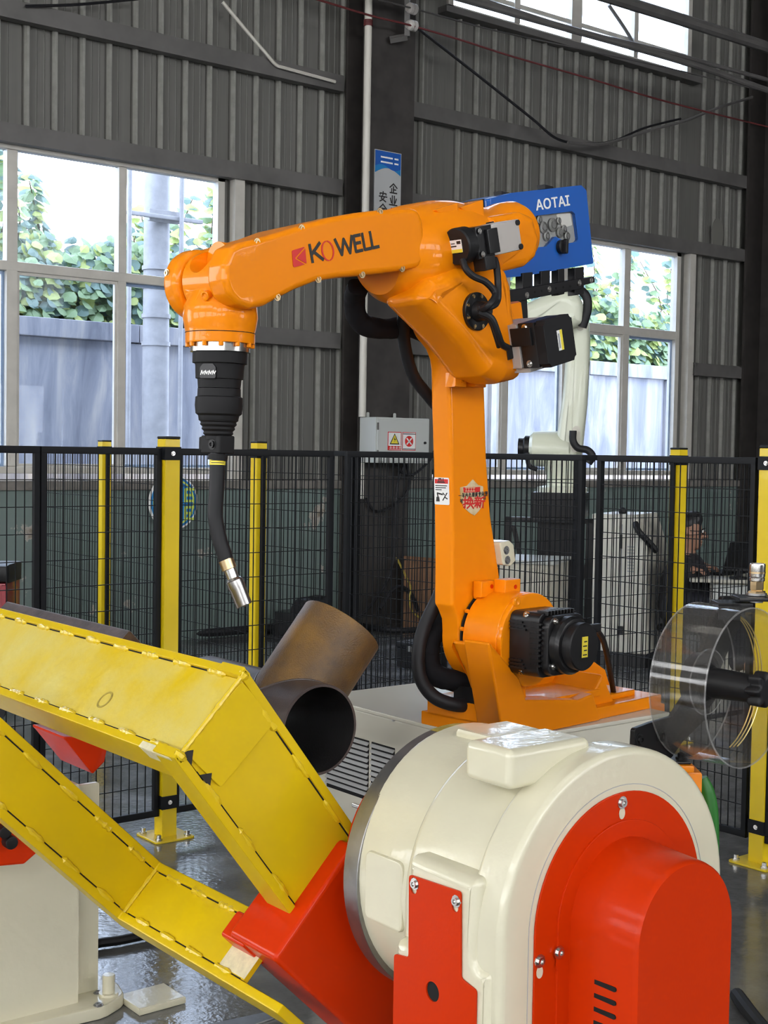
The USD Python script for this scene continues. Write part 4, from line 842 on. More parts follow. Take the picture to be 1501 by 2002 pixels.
# --- lower arm
s0, s1 = -.07, -.004
low = unary_union([Polygon(r2([(886, 1190), (887, 1100), (886, 1000), (884, 900), (881, 800), (879, 700), (880, 650), (945, 650), (948, 690), (951, 760), (955, 900), (963, 1010), (975, 1090), (984, 1150), (975, 1200)], 0)), Point(0, 0).buffer(.122, quad_segs=20), Point(*r2([(880, 618)], 0)[0]).buffer(.078, quad_segs=16)])
low = rnd(low, .01, .08)
R('lower_arm', extr(low, s0, s1, RB, .010, 4), 'orange_paint', label='tall orange lower arm')
R('arm_back_rib', extr(rnd(r2([(930, 760), (950, 760), (956, 900), (966, 1010), (978, 1090), (960, 1090), (944, 1000), (934, 880)], -.03), .004), -.10, -.05, RB, .006), 'orange_paint')
for (x0, y0, s) in ((899, 738, .03), (938, 738, .03)):
    p = r2([(x0, y0 + 5)], s)[0]; R('stop_lug', bx((p[0] - .022, p[1] - .018, -.004), (p[0] + .022, p[1] + .018, .035), RB, .006), 'orange_paint'); R('lug_bore', lathe(L3(p[0] - .005, p[1], .035), NN, [(.009, -.001), (.009, .003), (.005, .003), (.0045, 0)], 14), 'orange_paint')
q = r2([(968, 1060), (988, 1056), (996, 1064), (1000, 1096), (990, 1106), (974, 1104)], .0)
R('side_block', extr(rnd(q, .006), -.05, .015, RB, .004), 'cream_paint', label='cream cable block with two screws')
for x, y in ((990, 1076), (992, 1095)): R('block_screw', bolt(rp(x, y, .015), NN, .008, .003), 'brushed_steel')
# labels on the lower arm
NF = FR(OR, ZU, NN, TT)
def tplane(px, py):                                                   # narrow front face of the lower arm, its local lean followed
    return on(px, py, rp(884, 960, 0) + TT * .0012, TT)
a, b, d = tplane(848, 937), tplane(877, 939), tplane(850, 991)
tpf = rp(885, 962, -.004)
e_x = NN; wlb = .052; hlb = np.linalg.norm(d - a) * .98
zl_ = [((tpf - OR)[2] + hlb * q) for q in (-.48, .52)]
tm_ = [low.intersection(LineString([(-1, z), (1, z)])).bounds[2] for z in zl_]; fu = unit(TT * (tm_[1] - tm_[0]) + ZU * (zl_[1] - zl_[0]))
LF = FR(L3(tm_[0] + .0006, zl_[0], s0 + .006), NN, fu, np.cross(NN, fu))
if LF[3] @ TT < 0: LF = FR(LF[0], NN, fu, -LF[3])
R('warning_label', extr(rnd([(0, 0), (wlb, 0), (wlb, hlb), (0, hlb)], .004, 0), 0, .0008, LF, 0), 'white_print', label='white warning label with red heading and arm pictogram'); wl = robot.path + '/warning_label'
LG = lambda d: FR(LF[0] + LF[3] * d, NN, fu, LF[3])
R('heading', bx((.003, hlb * .78, 0), (wlb - .003, hlb - .004, .0004), LG(.0008), 0), 'red_print', wl)
R('heading_text', strokes([[(0, 0), (1, .0)], [(.2, 0), (.2, 1)], [(.5, 0), (.5, 1)], [(.2, 1), (.5, 1)], [(.8, 0), (.8, 1)]], .003, .0004, LG(.0012), .009, (wlb * .25, hlb * .83), .024), 'black_print', wl)
R('small_text', cat(*[strokes([[(0, 0), (1, 0)]], .0022, .0004, LG(.0008), 1, (.006, hlb * (.70 - .075 * k)), (wlb - .014) * (1, .9, .5)[k]) for k in range(3)]), 'black_print', wl)
R('pictogram', cat(extr([(.006, .008), (.019, .008), (.017, .02), (.008, .02)], 0, .0004, LG(.0008), 0), strokes([[(.013, .02), (.011, hlb * .42), (.028, hlb * .38)]], .004, .0004, LG(.0008)), strokes([[(.03, .012), (.038, .022), (.044, .03)], [(.036, .02), (.045, .016)], [(.031, .03), (.035, .026)]], .003, .0004, LG(.0008))), 'black_print', wl)
SH = lambda d: FR(OR + NN * (s1 + .0006 + d), -TT, ZU, NN)
def sh(px, py): p = rp(px, py, s1 + .001) - OR; return -(p @ TT), p[2]
shield = [sh(*p) for p in ((924, 937), (934, 948), (944, 951), (945, 975), (942, 990), (935, 1000), (927, 1008), (917, 1002), (906, 992), (900, 976), (899, 953), (912, 950))]
R('shield_label', extr(rnd(shield, .003, 0), 0, .0008, SH(0), 0), 'gold_print', label='gold shield sticker with red Chinese lettering'); sl = robot.path + '/shield_label'
c0, c1 = sh(905, 953), sh(938, 962); R('ribbon', extr([c0, sh(938, 952), c1, sh(906, 963)], 0, .0004, SH(.0008), 0), 'red_print', sl)
G_HUAN = [[(.16, 1), (.16, .06), (.06, .12)], [(0, .74), (.32, .74)], [(0, .34), (.32, .48)], [(.56, 1), (.42, .74)], [(.52, .9), (.78, .9), (.7, .74)], [(.44, .72), (.44, .42)], [(.44, .72), (.9, .72), (.9, .42)], [(.66, .72), (.66, .42)], [(.36, .4), (1, .4)], [(.68, .42), (.6, .2), (.38, .02)], [(.7, .38), (.98, .02)]]
G_XIN = [[(.26, 1), (.28, .9)], [(.04, .86), (.5, .86)], [(.14, .8), (.18, .66)], [(.4, .8), (.34, .66)], [(0, .62), (.52, .62)], [(.02, .42), (.5, .42)], [(.26, .62), (.26, .02)], [(.22, .38), (.04, .14)], [(.3, .36), (.48, .16)], [(.94, .96), (.62, .82), (.62, .4), (.54, .04)], [(.62, .58), (1, .58)], [(.84, .58), (.84, 0)]]
o1, o2, o3 = sh(905, 994), sh(927, 993), sh(905, 972)
gh, gw = o3[1] - o1[1], (o2[0] - o1[0]) * .9
for k, gl_ in enumerate((G_HUAN, G_XIN)): R('character', strokes(gl_, .0042, .0006, SH(.0012), gh, (o1[0] + k * (o2[0] - o1[0]), o1[1] + k * .001), gw), 'red_print', sl)
G_SM = {'一': [[(0, .5), (1, .5)]], '年': [[(.3, 1), (.1, .7)], [(.25, .85), (.9, .85)], [(.3, .55), (.85, .55)], [(.3, .55), (.3, .3)], [(0, .3), (1, .3)], [(.58, .85), (.58, 0)]], '内': [[(.1, 0), (.1, .75), (.9, .75), (.9, 0)], [(.5, 1), (.5, .7), (.25, .3)], [(.5, .6), (.75, .3)]],
        '出': [[(.5, 1), (.5, 0)], [(.15, .85), (.15, .55), (.85, .55), (.85, .85)], [(.05, .4), (.05, 0), (.95, 0), (.95, .4)]], '现': [[(0, .9), (.4, .9)], [(.2, .9), (.2, .1)], [(0, .5), (.4, .5)], [(0, .1), (.4, .15)], [(.5, .3), (.5, .95), (.95, .95), (.95, .3)], [(.72, .8), (.7, .4), (.5, 0)], [(.75, .4), (.75, .05), (1, .05)]],
        '质': [[(.15, .9), (.95, 1)], [(.15, .9), (.05, 0)], [(.2, .7), (1, .7)], [(.58, .9), (.58, .55)], [(.35, .15), (.35, .55), (.85, .55), (.85, .15)], [(.6, .4), (.3, 0)], [(.65, .15), (.95, 0)]], '量': [[(.2, 1), (.8, 1)], [(.2, .8), (.8, .8)], [(.2, 1), (.2, .8)], [(.8, 1), (.8, .8)], [(0, .65), (1, .65)], [(.2, .5), (.8, .5)], [(.2, .3), (.8, .3)], [(.5, .5), (.5, 0)], [(.05, 0), (.95, 0)]],
        '问': [[(.1, 1), (.2, .85)], [(.05, .75), (.05, 0)], [(.35, .9), (.95, .9), (.95, 0)], [(.3, .6), (.7, .6), (.7, .2), (.3, .2), (.3, .6)]], '题': [[(.1, 1), (.45, 1), (.45, .7), (.1, .7), (.1, 1)], [(.05, .55), (.5, .55)], [(.28, .55), (.28, .1)], [(0, .05), (1, 0)], [(.55, 1), (1, 1)], [(.6, .8), (.6, .3)], [(.6, .8), (.95, .8), (.95, .3)], [(.78, .7), (.6, .1)]],
        '可': [[(0, .9), (1, .9)], [(.8, .9), (.8, 0), (.6, .08)], [(.15, .65), (.5, .65), (.5, .3), (.15, .3), (.15, .65)]], '机': [[(.22, 1), (.22, 0)], [(0, .72), (.45, .72)], [(.22, .65), (0, .3)], [(.55, 0), (.55, .9), (.85, .9), (.85, .1), (1, .1)]]}
w0, w1 = sh(896, 973), sh(951, 969)
for k, ch in enumerate('一年内出现质量问题'):
    R('small_character', strokes(G_SM[ch], .0016, .0005, SH(.0012), .011, (w0[0] + (w1[0] - w0[0]) * k / 8.6, w0[1] + (w1[1] - w0[1]) * k / 8.6), .0095), 'black_print', sl)
for ch, at in (('可', sh(899, 984)), ('机', sh(944, 977))): R('small_character', strokes(G_SM[ch], .0016, .0005, SH(.0012), .011, at, .0095), 'black_print', sl)
for k in range(4): R('ribbon_text', strokes([[(0, 0), (1, 0)], [(.5, 0), (.5, 1)], [(0, 1), (1, 1)]], .0016, .0004, SH(.0012), .008, (c0[0] + .008 + k * .010, c0[1] - .0095), .007), 'gold_print', sl)
# --- elbow: wedge body, arm tube, gussets
we = r2([(776, 590), (860, 674), (908, 738), (944, 752), (984, 742), (978, 690), (972, 650), (966, 610), (962, 560), (950, 525), (850, 520), (800, 545)], .07)
R('elbow_body', extr(rnd(we, .02, .02), .0, .15, RB, .045, 5), 'orange_paint', label='orange wedge shaped elbow casting')
SA = .02
p0, p1 = rp(790, 503, SA), rp(1002, 458, SA); AD = unit(p1 - p0); AD = unit(AD - NN * (AD @ NN))
def al_(px, py): return (rp(px, py, SA) - p0) @ AD
tube_prof = [(.075, al_(735, 515)), (.1, al_(752, 511)), (.118, al_(775, 506)), (.122, al_(800, 502)), (.122, al_(850, 490)), (.116, al_(880, 484)), (.094, al_(925, 474)), (.082, al_(945, 469)), (.082, al_(965, 465)), (.086, al_(980, 462)), (.086, al_(1000, 458)), (.078, al_(1009, 456)), (.064, al_(1013, 455))]
R('arm_tube', lathe(p0, AD, tube_prof, 56), 'orange_paint', label='orange arm tube through the elbow')
AF = FR(p0, AD, np.cross(NN, AD) * (1 if np.cross(NN, AD)[2] > 0 else -1), NN)
def a2(pts, s=SA): return [((rp(x, y, s) - p0) @ AF[1], (rp(x, y, s) - p0) @ AF[2]) for x, y in pts]
for x in (864, 914): R('gusset', extr(rnd(a2([(x - 46, 415 if x < 900 else 410), (x, 401 if x < 900 else 395), (x + 3, 440), (x - 4, 444)], .05), .002), -.01, .082, AF, .003), 'orange_paint')
R('end_cheek', extr(rnd(a2([(948, 424), (1010, 414), (1034, 424), (1047, 470), (1040, 505), (1020, 522), (968, 534), (948, 500)], .10), .014), -.06, .10, AF, .022, 4), 'orange_paint')
R('under_bracket', extr(rnd(r2([(955, 600), (1016, 588), (1022, 640), (1030, 720), (985, 748), (970, 700)], .02), .006), -.09, .03, RB, .012), 'orange_paint')
R('bracket_boss', extr(rnd(r2([(975, 615), (1000, 605), (1004, 625), (980, 640)], .032), .008), .02, .036, RB, .005), 'orange_paint')
R('elbow_shell', extr(rnd(r2([(978, 706), (1022, 700), (1018, 722), (985, 746), (974, 740)], .11), .006), .02, .12, RB, .012), 'orange_paint')
# --- wrist motor on the elbow
mc = rp(930, 476, .125); c2 = rp(897, 479, .135)
WM = FR(rp(950, 470, .150), AF[1], AF[2], NN)
def wm(px, py, s=.17): d_ = rp(px, py, s) - WM[0]; return d_ @ AF[1], d_ @ AF[2]
xa_, xb_ = wm(948, 470)[0], wm(1003, 465)[0]; xc_ = wm(906, 478)[0]
hh = .037
R('pocket', bx((xa_ - .01, -hh - .003, -.055), (xb_ + .004, hh + .003, -.032), WM, .002), 'dark_hole')
R('wrist_motor', cat(bx((xa_, -hh, -.035), (xb_, hh, .045), WM, .004)), 'motor_aluminium', label='aluminium wrist motor with black brake end'); wm_ = robot.path + '/wrist_motor'
R('motor_body', cat(bx((xc_ + .02, -hh - .001, -.036), (xa_, hh + .001, .046), WM, .004), bx((xc_ + .05, -.030, .045), (xa_ + .01, .028, .056), WM, .003)), 'black_metal', wm_)
R('motor_cap', lathe(WM[0] + AF[1] * (xc_ + .022) + NN * .005, -AF[1], [(.044, 0), (.044, .03), (.041, .034)], 36), 'black_plastic', wm_)
mcap = WM[0] + AF[1] * (xc_ - .0128) + NN * .005
CF = FR(mcap, NN, AF[2], -AF[1])
R('motor_label', bx((-.017, -.014, 0), (.021, .016, .0008), CF, 0), 'white_print', wm_); R('label_band', bx((-.017, -.014, .0008), (.021, -.006, .0012), CF, 0), 'yellow_print', wm_); R('label_mark', cat(bx((.006, .006, .0008), (.018, .013, .0012), CF, 0), bx((-.013, .0, .0008), (.004, .003, .0012), CF, 0), bx((-.012, .007, .0008), (.0, .009, .0012), CF, 0)), 'black_print', wm_)
for q in ((xb_ - .008, hh - .008), (xb_ - .008, -hh + .008)): R('motor_bolt', lathe(WM[0] + AF[1] * q[0] + AF[2] * q[1] + NN * .045, NN, [(.007, 0), (.007, .004), (.004, .004)], 12), 'black_metal', wm_)
for q in ((xc_ + .03, hh - .01), (xc_ + .03, -hh + .01), (xc_ + .075, -.022)): R('motor_bolt', bolt(WM[0] + AF[1] * q[0] + AF[2] * q[1] + NN * .05, NN, .0045, .004), 'steel', wm_)
R('connector', bx((xa_ - .045, -hh - .03, .01), (xa_ - .005, -hh + .004, .05), WM, .004), 'black_plastic', wm_)
# --- elbow motor
EM0 = rp(985, 672, .08); ez = AF[2] * .985 + AF[1] * 0; 
EF = FR(EM0, unit(np.cross(AF[2], NN)), AF[2], NN)
def em(px, py, s): d_ = rp(px, py, s) - EM0; return d_ @ EF[1], d_ @ EF[2]
R('elbow_motor', cat(bx((-.060, -.055, -.0), (.056, .054, .098), EF, .004), bx((-.05, -.068, 0), (.06, -.056, .115), EF, .002)), 'motor_aluminium', label='aluminium and black elbow motor'); em_ = robot.path + '/elbow_motor'
notch = Polygon([(-.058, -.058), (.058, -.058), (.058, .058), (-.058, .058)])
for q in ((1, 1), (1, -1), (-1, 1), (-1, -1)): notch = notch.difference(Point(q[0] * .060, q[1] * .060).buffer(.013, quad_segs=5))
R('motor_body', extr(Polygon([(-.056, -.056), (.056, -.056), (.056, .056), (-.056, .056)]), .098, .15, EF, .004), 'black_metal', em_)
R('motor_cap', extr(notch, .15, .18, EF, .002), 'black_matte', em_)
R('motor_label', bx((-.010, -.024, .1802), (.010, .026, .181), EF, 0), 'white_print', em_); R('label_band', bx((.001, -.024, .181), (.010, .026, .1814), EF, 0), 'yellow_print', em_); R('label_band', bx((-.008, -.018, .181), (-.002, .018, .1814), EF, 0), 'grey_plastic', em_)
R('connector', cat(bx((-.078, -.03, .045), (-.05, .005, .075), EF, .004), bx((-.062, .0, .075), (-.04, .045, .14), EF, .003)), 'black_plastic', em_)
for q in ((-.0565, .045, .12), (-.0565, -.045, .12), (-.0565, .02, .095)): R('motor_bolt', bolt(EM0 + EF[1] * q[0] + EF[2] * q[1] + NN * q[2], -EF[1], .006, .005), 'steel', em_)
# --- cable gland plate on the elbow
gc = rp(930, 609, .152)
R('gland_plate', lathe(gc - NN * .02, NN, [(.046, 0), (.046, .026), (.043, .028), (.02, .029)], 40), 'black_metal', label='round black cable gland plate'); gp = robot.path + '/gland_plate'
R('gland', lathe(gc, NN, [(.026, .006), (.022, .03), (.016, .04)], 24), 'black_plastic', gp)
for k in range(8): R('gland_screw', bolt(gc + (TT * math.cos(k * .785 + .3) + ZU * math.sin(k * .785 + .3)) * .038 + NN * .008, NN, .0042, .003), 'brass', gp)
for i, pts in enumerate(([(936, 604, .19), (958, 600, .21), (972, 588, .20), (973, 550, .20), (970, 520, .19), (966, 506, .18)], [(936, 610, .19), (960, 622, .21), (972, 650, .21), (980, 672, .20), (992, 680, .19)], [(938, 607, .19), (956, 596, .22), (968, 575, .21), (950, 552, .20), (925, 540, .19), (910, 525, .18), (904, 508, .17)], [(938, 614, .19), (958, 628, .2), (968, 655, .2), (975, 678, .19)])):
    R('motor_cable', tube([rp(x, y, s) for x, y, s in pts], .0085 if i < 3 else .006, 10), 'rubber')
# --- forearm
FC = .125
cov = [(1, 1)]
cover = [(452, 484), (470, 474), (500, 467), (552, 452), (600, 437), (650, 424), (700, 415), (743, 410), (806, 406), (820, 410), (828, 430), (836, 486), (834, 510), (820, 523), (780, 530), (720, 538), (660, 543), (620, 550), (580, 566), (545, 584), (520, 598), (494, 604), (468, 596), (449, 576), (440, 548), (440, 515)]
cz_ = rnd(r2(cover, FC), .015, .02)
R('forearm_cover', extr(cz_, .06, FC, RB, .014, 4), 'orange_paint', label='orange forearm cover carrying the lettering'); fp = robot.path + '/forearm_cover'
inner = [(452 + 12, 496), (500, 479), (600, 449), (700, 427), (806, 417)]
for x, y in ((503, 474), (590, 447), (743, 414), (622, 545), (542, 580), (708, 536), (786, 524)): R('cover_screw', bolt(rp(x, y, FC - .004), NN, .0062, .004), 'brass', fp)
face = rnd(r2([(468, 500), (490, 485), (520, 478), (600, 452), (700, 430), (800, 420), (822, 470), (822, 508), (770, 518), (700, 527), (620, 536), (560, 560), (520, 585), (490, 582), (468, 560), (462, 530)], FC), .012)
back = [(396, 492), (430, 478), (490, 462), (546, 446), (600, 431), (660, 420), (743, 411), (800, 406), (830, 500), (820, 520), (700, 534), (620, 545), (575, 562), (520, 530), (470, 520), (440, 500)]
R('forearm_body', extr(rnd(r2([(500, 476), (600, 439), (700, 417), (790, 408), (836, 470), (832, 516), (780, 530), (660, 543), (610, 551), (565, 570), (525, 580)], .1), .012), -.085, .07, RB, .02, 3), 'orange_paint')
W0 = rp(497, 544, FC); w_t, w_z = (W0 - OR) @ TT, (W0 - OR)[2]
J5 = L3(w_t, w_z, 0)
RW = .068
bt = w_t
R('rear_cheek', extr(rnd(unary_union([Point(w_t, w_z).buffer(.076, quad_segs=20), Polygon(r2([(385, 492), (430, 479), (490, 463), (546, 448), (585, 437), (600, 470), (520, 520), (420, 585), (370, 600)], -.07))]), .01, .03), -.098, -.045, RB, .016, 4), 'orange_paint')
for zz in (-.05,): R('cheek_screw', bolt(L3(w_t + .0745, w_z + .02, -.07 + zz * .2), TT, .006, .003), 'brass')
# wrist block: barrel, hollow and cone down to the flange
WD = unit(V(-0.012, 0.0, -1.0)); wm0 = J5 + NN * .012
fl = P(437, 672, 2.0); 
wc = J5 + NN * .013
barrel = lathe(wc - NN * .055, NN, [(.06, 0), (.067, .008), (.067, .102), (.06, .110)], 48)
cone = lathe(wc + ZU * .01, -ZU, [(.055, 0), (.064, .032), (.078, .062), (.0805, .085), (.0765, .108), (.0745, .116), (.0745, .138), (.073, .141)], 56)
hole = lathe(wc + ZU * .05 - TT * .1, TT, [(.036, 0), (.036, .3)], 32)
try: wb = cut(joinm(barrel, cone), hole)
except Exception: wb = cat(barrel, cone)
R('wrist_block', wb, 'orange_paint', label='glossy orange hollow wrist block', smooth=40)
wl2 = lambda z: wc - ZU * z
R('wrist_hollow', lathe(wc + ZU * .05 - TT * .05, TT, [(.0355, 0), (.0355, .06)], 28), 'orange_paint')
R('wrist_seam', lathe(wl2(.108), -ZU, [(.0753, 0), (.0753, .0015)], 56, False), 'dark_hole')
R('wrist_pin', lathe(wc + TT * .062 + NN * .036 - ZU * .035, unit(TT + NN * .3 - ZU * .3), [(.010, -.03), (.010, .012), (.007, .013), (.004, .010)], 14), 'orange_paint')
R('wrist_flange', lathe(wl2(.129), -ZU, [(.064, 0), (.064, .020), (.055, .022)], 72), 'steel', label='bright machined tool flange')
for k in range(12):
    a = k * math.pi / 6; R('flange_bolt', cyl(wl2(.129) + V(math.cos(a), math.sin(a), 0) * .0690, wl2(.1395) + V(math.cos(a), math.sin(a), 0) * .0690, .0052, 10, .0015), 'orange_paint')
# --- lettering on the forearm cover
def fdir(x0_, y0_, x1_, y1_): return rp(x0_, y0_, FC + .0008), rp(x1_, y1_, FC + .0008)
bl_, br2 = fdir(608, 515, 741, 485); ex = unit(br2 - bl_); ez2 = unit(np.cross(NN, ex)); ez2 = ez2 if ez2[2] > 0 else -ez2
LFf = lambda o, d=0.0: FR(o + NN * d, ex, ez2, NN)
capz = np.linalg.norm(rp(610, 515, FC) - rp(608, 481, FC)); Wt = np.linalg.norm(br2 - bl_)
def tx(px, py): d_ = rp(px, py, FC + .0008) - bl_; return d_ @ ex, d_ @ ez2
kx = [(608, 636), (657, 682), (682, 702), (700, 721), (721, 741)]
lw = .0072
letters = {'K': [[(.05, 0), (.05, 1)], [(.95, 1), (.12, .45)], [(.3, .58), (1, 0)]], 'W': [[(0, 1), (.25, 0), (.5, .95), (.75, 0), (1, 1)]], 'E': [[(.9, 1), (.05, 1), (.05, 0), (.9, 0)], [(.05, .52), (.8, .52)]], 'L': [[(.05, 1), (.05, 0), (.9, 0)]]}
lx = {'K': [(0, .150)], 'W': [(.37, .61)], 'E': [(.632, .735)], 'L': [(.765, .86), (.882, .985)]}
for ch, spans in lx.items():
    for a, b in spans: R('letter', strokes(letters[ch], lw, .0006, LFf(bl_), capz * .92, (a * Wt + lw / 2, lw / 2), (b - a) * Wt), 'black_print', fp)
oc = V(.258 * Wt, capz * .50); ring = Point(0, 0).buffer(1, quad_segs=16)
outer_ = shapely.affinity.translate(shapely.affinity.scale(ring, .088 * Wt, capz * .60), oc[0], oc[1]); inner_ = shapely.affinity.translate(shapely.affinity.scale(ring, .068 * Wt, capz * .53), oc[0], oc[1])
oo = outer_.difference(inner_).difference(Polygon([(oc[0] - .015 * Wt, -1), (oc[0] + .02 * Wt, -1), (oc[0] + .01 * Wt, oc[1]), (oc[0] + .02 * Wt, 1), (oc[0] - .012 * Wt, 1), (oc[0], oc[1])]))
for g_ in getattr(oo, 'geoms', [oo]): R('letter', extr(g_, 0, .0006, LFf(bl_), 0), 'red_print', fp, label='red arc of the round letter')
lg = rnd([tx(570, 490), (tx(596, 482)[0], tx(596, 482)[1]), tx(599, 516), tx(573, 523)], .004, 0)
lg = lg.difference(LineString([tx(600, 480), tx(578, 505), tx(602, 519)]).buffer(.0016, cap_style='flat'))
for g_ in getattr(lg, 'geoms', [lg]): R('logo', extr(g_, 0, .0006, LFf(bl_), 0), 'red_print', fp, label='red square logo split by an arrow')
# --- hoses and sleeves of the robot
def hose(pts, r, mat='rubber', name='hose', n=14): R(name, tube([rp(x, y, s) for x, y, s in pts], r, n), mat)
hose([(795, 600, -.02), (788, 625, -.06), (792, 680, -.09), (808, 735, -.10), (838, 775, -.10), (858, 800, -.10)], .016)
hose([(872, 1130, -.09), (856, 1170, -.10), (830, 1225, -.12), (818, 1275, -.12), (822, 1325, -.10), (848, 1362, -.06), (890, 1378, -.02), (928, 1377, .0)], .0185)
sl_pts = [(700, 560, -.05), (694, 585, -.08), (698, 620, -.10), (722, 640, -.10), (762, 642, -.10), (800, 640, -.10), (835, 655, -.09), (858, 672, -.08)]
def sleeve(pts, r, name, label):
    v, f = tube([rp(x, y, s) for x, y, s in pts], r, 18, 14); nz = meshkit.fbm(v * 30, 3, 2); c = spline([rp(x, y, s) for x, y, s in pts], 14)
    cc = c[np.minimum(np.arange(len(v)) // 18, len(c) - 1)]; v = cc + (v - cc) * (.82 + .36 * nz[:, None]); R(name, (v, f), 'black_cloth', label=label, smooth=True)
sleeve(sl_pts, .026, 'cable_sleeve', 'black cloth cable sleeve looping under the elbow')
sleeve([(880, 1205, -.1), (862, 1225, -.12), (842, 1250, -.13), (838, 1290, -.12), (850, 1318, -.10), (885, 1330, -.06), (920, 1340, -.03), (948, 1358, .0)], .030, 'cable_sleeve', 'black cloth cable sleeve curling behind the base')
R('hose_mount', bx((ta - .005, lb[0][1], -.05), (ta - .07, lb[0][1] + .04, .03), RB, .006), 'black_plastic')
R('sleeve_clamp', lathe(rp(856, 668, -.08), rp(866, 682, -.08) - rp(856, 668, -.08), [(.028, 0), (.028, .012)], 20), 'brushed_steel')
hose([(1165, 1230, .24), (1180, 1255, .2), (1192, 1310, .12), (1200, 1360, .05)], .008, name='motor_cable')

# ================================================================ welding torch
tc = wl2(.149); tdir = unit(V(*( -RT0 * .012 - ZU)))
tor = Thing('welding_torch', 'black robot welding torch with bent neck and steel nozzle hanging from the wrist', 'welding torch', tc - ZU * .5)
S_ = FPX / ((tc - CAM) @ FW)
def th(y): return (y - 686) / S_
T0 = tc
prof = [(.0585, th(686)), (.0585, th(708)), (.054, th(709)), (.0525, th(712)), (.051, th(738)), (.047, th(739)), (.0455, th(756))]
tor.part('upper_shroud', lathe(T0, tdir, prof, 48), 'black_matte')
tor.part('lower_shroud', lathe(T0, tdir, [(.046, th(757)), (.0465, th(772)), (.0505, th(774)), (.0515, th(790)), (.0495, th(806)), (.044, th(810)), (.042, th(820))], 48), 'black_matte')
bel = []
for k in range(4): y = 818 + k * 9; r = .043 - .0035 * k; bel += [(r, th(y)), (r - .005, th(y + 4.5))]
tor.part('bellows', lathe(T0, tdir, bel + [(.028, th(856))], 40), 'black_matte')
ka = axes_of(tdir); ctr = T0 + tdir * th(866); KX = unit(RT0 * .75 - HD * .66); KF = FR(ctr, KX, np.cross(tdir, KX), tdir)
tor.part('clamp_body', extr(rnd([(-.032, -.022), (.030, -.022), (.030, .022), (-.032, .022)], .004), -.019, .019, KF, .003), 'black_matte')
tor.part('clamp_jaw', extr(rnd([(-.043, -.016), (-.030, -.016), (-.030, .018), (-.043, .018)], .003), -.016, .014, KF, .003), 'black_matte')
tor.part('clamp_screw', bolt(ctr + KX * .006 - KF[2] * (.022 if (KF[2] @ FW) > 0 else -.022), -KF[2] if (KF[2] @ FW) > 0 else KF[2], .008, .005), 'black_metal')
zt = (tc - CAM) @ FW
def tp_(px, py, dz=0.0): return P(px, py, zt + dz)
tor.part('collar', lathe(tp_(426, 889), tp_(425, 899) - tp_(426, 889), [(.021, 0), (.021, .012)], 28), 'black_matte')
tor.part('neck', tube([tp_(425, 886), tp_(424, 940), tp_(421, 995), tp_(422, 1020), tp_(430, 1058), tp_(438, 1082), tp_(443, 1098)], [.0165, .0165, .0165, .0165, .0165, .0165, .0158], 20), 'rubber')
tor.part('neck_label', lathe(tp_(425.3, 896), tp_(425, 910) - tp_(425.3, 896), [(.0172, 0), (.0172, .0145)], 28, False), 'yellow_print', label='yellow printed band on the neck')
nl = tor.path + '/neck_label'
for k in range(2): tor.part('print', lathe(tp_(425.2, 899.5 + k * 5), tp_(425, 911) - tp_(425.3, 897), [(.0174, 0), (.0174, .0014)], 12, False, -.9, .9, ref=CAM - tp_(425, 900)), 'black_print', nl)
nd = unit(tp_(478, 1184) - tp_(443, 1098)); NP = tp_(441, 1094); nS = np.linalg.norm(tp_(478, 1184) - NP)
tor.part('insulator', lathe(NP, nd, [(.0165, 0), (.0165, nS * .2), (.015, nS * .21)], 28), 'brass')
tor.part('gas_diffuser', lathe(NP, nd, [(.0135, nS * .2), (.0135, nS * .40), (.016, nS * .42), (.0175, nS * .44)], 28), 'steel')
tor.part('nozzle', lathe(NP, nd, [(.0150, nS * .43), (.0188, nS * .46), (.0190, nS * .60), (.0180, nS * .64), (.0178, nS * .98), (.0168, nS), (.0140, nS), (.0140, nS * .9)], 32), 'nozzle_steel', label='bright steel gas nozzle')
tor.part('contact_tip', lathe(NP, nd, [(.004, nS * .9), (.004, nS * 1.0), (.0015, nS * 1.02)], 12), 'brass')
lp = FR(T0 + tdir * th(727), RT0, ZU, -HD); lq = on(403, 727, T0 - FW * .054, FW)
qd = unit((lq - (T0 + tdir * th(727))) * V(1, 1, 0)); QF = FR(T0 + tdir * th(727) + qd * .0518, np.cross(ZU, qd), ZU, qd)
tor.part('maker_badge', extr(rnd([(-.019, -.014), (.019, -.014), (.019, .010), (.012, .018), (-.012, .018), (-.019, .010)], .004, 0), -.004, .002, QF, .0008), 'black_metal')
tx_ = text('Obara', .0085, .0006); tx_[0][:, 0] -= tx_[0][:, 0].max() / 2
tor.part('badge_mark', cat(*[strokes([[(0, 0), (.3, 1), (.6, .1), (1, .8)]], .002, .0006, FR(QF[0] + qd * .002, QF[1], QF[2], QF[3]), .008, (-.016 + k * .009, -.005), .008) for k in range(4)]), 'white_print', tor.path + '/maker_badge')

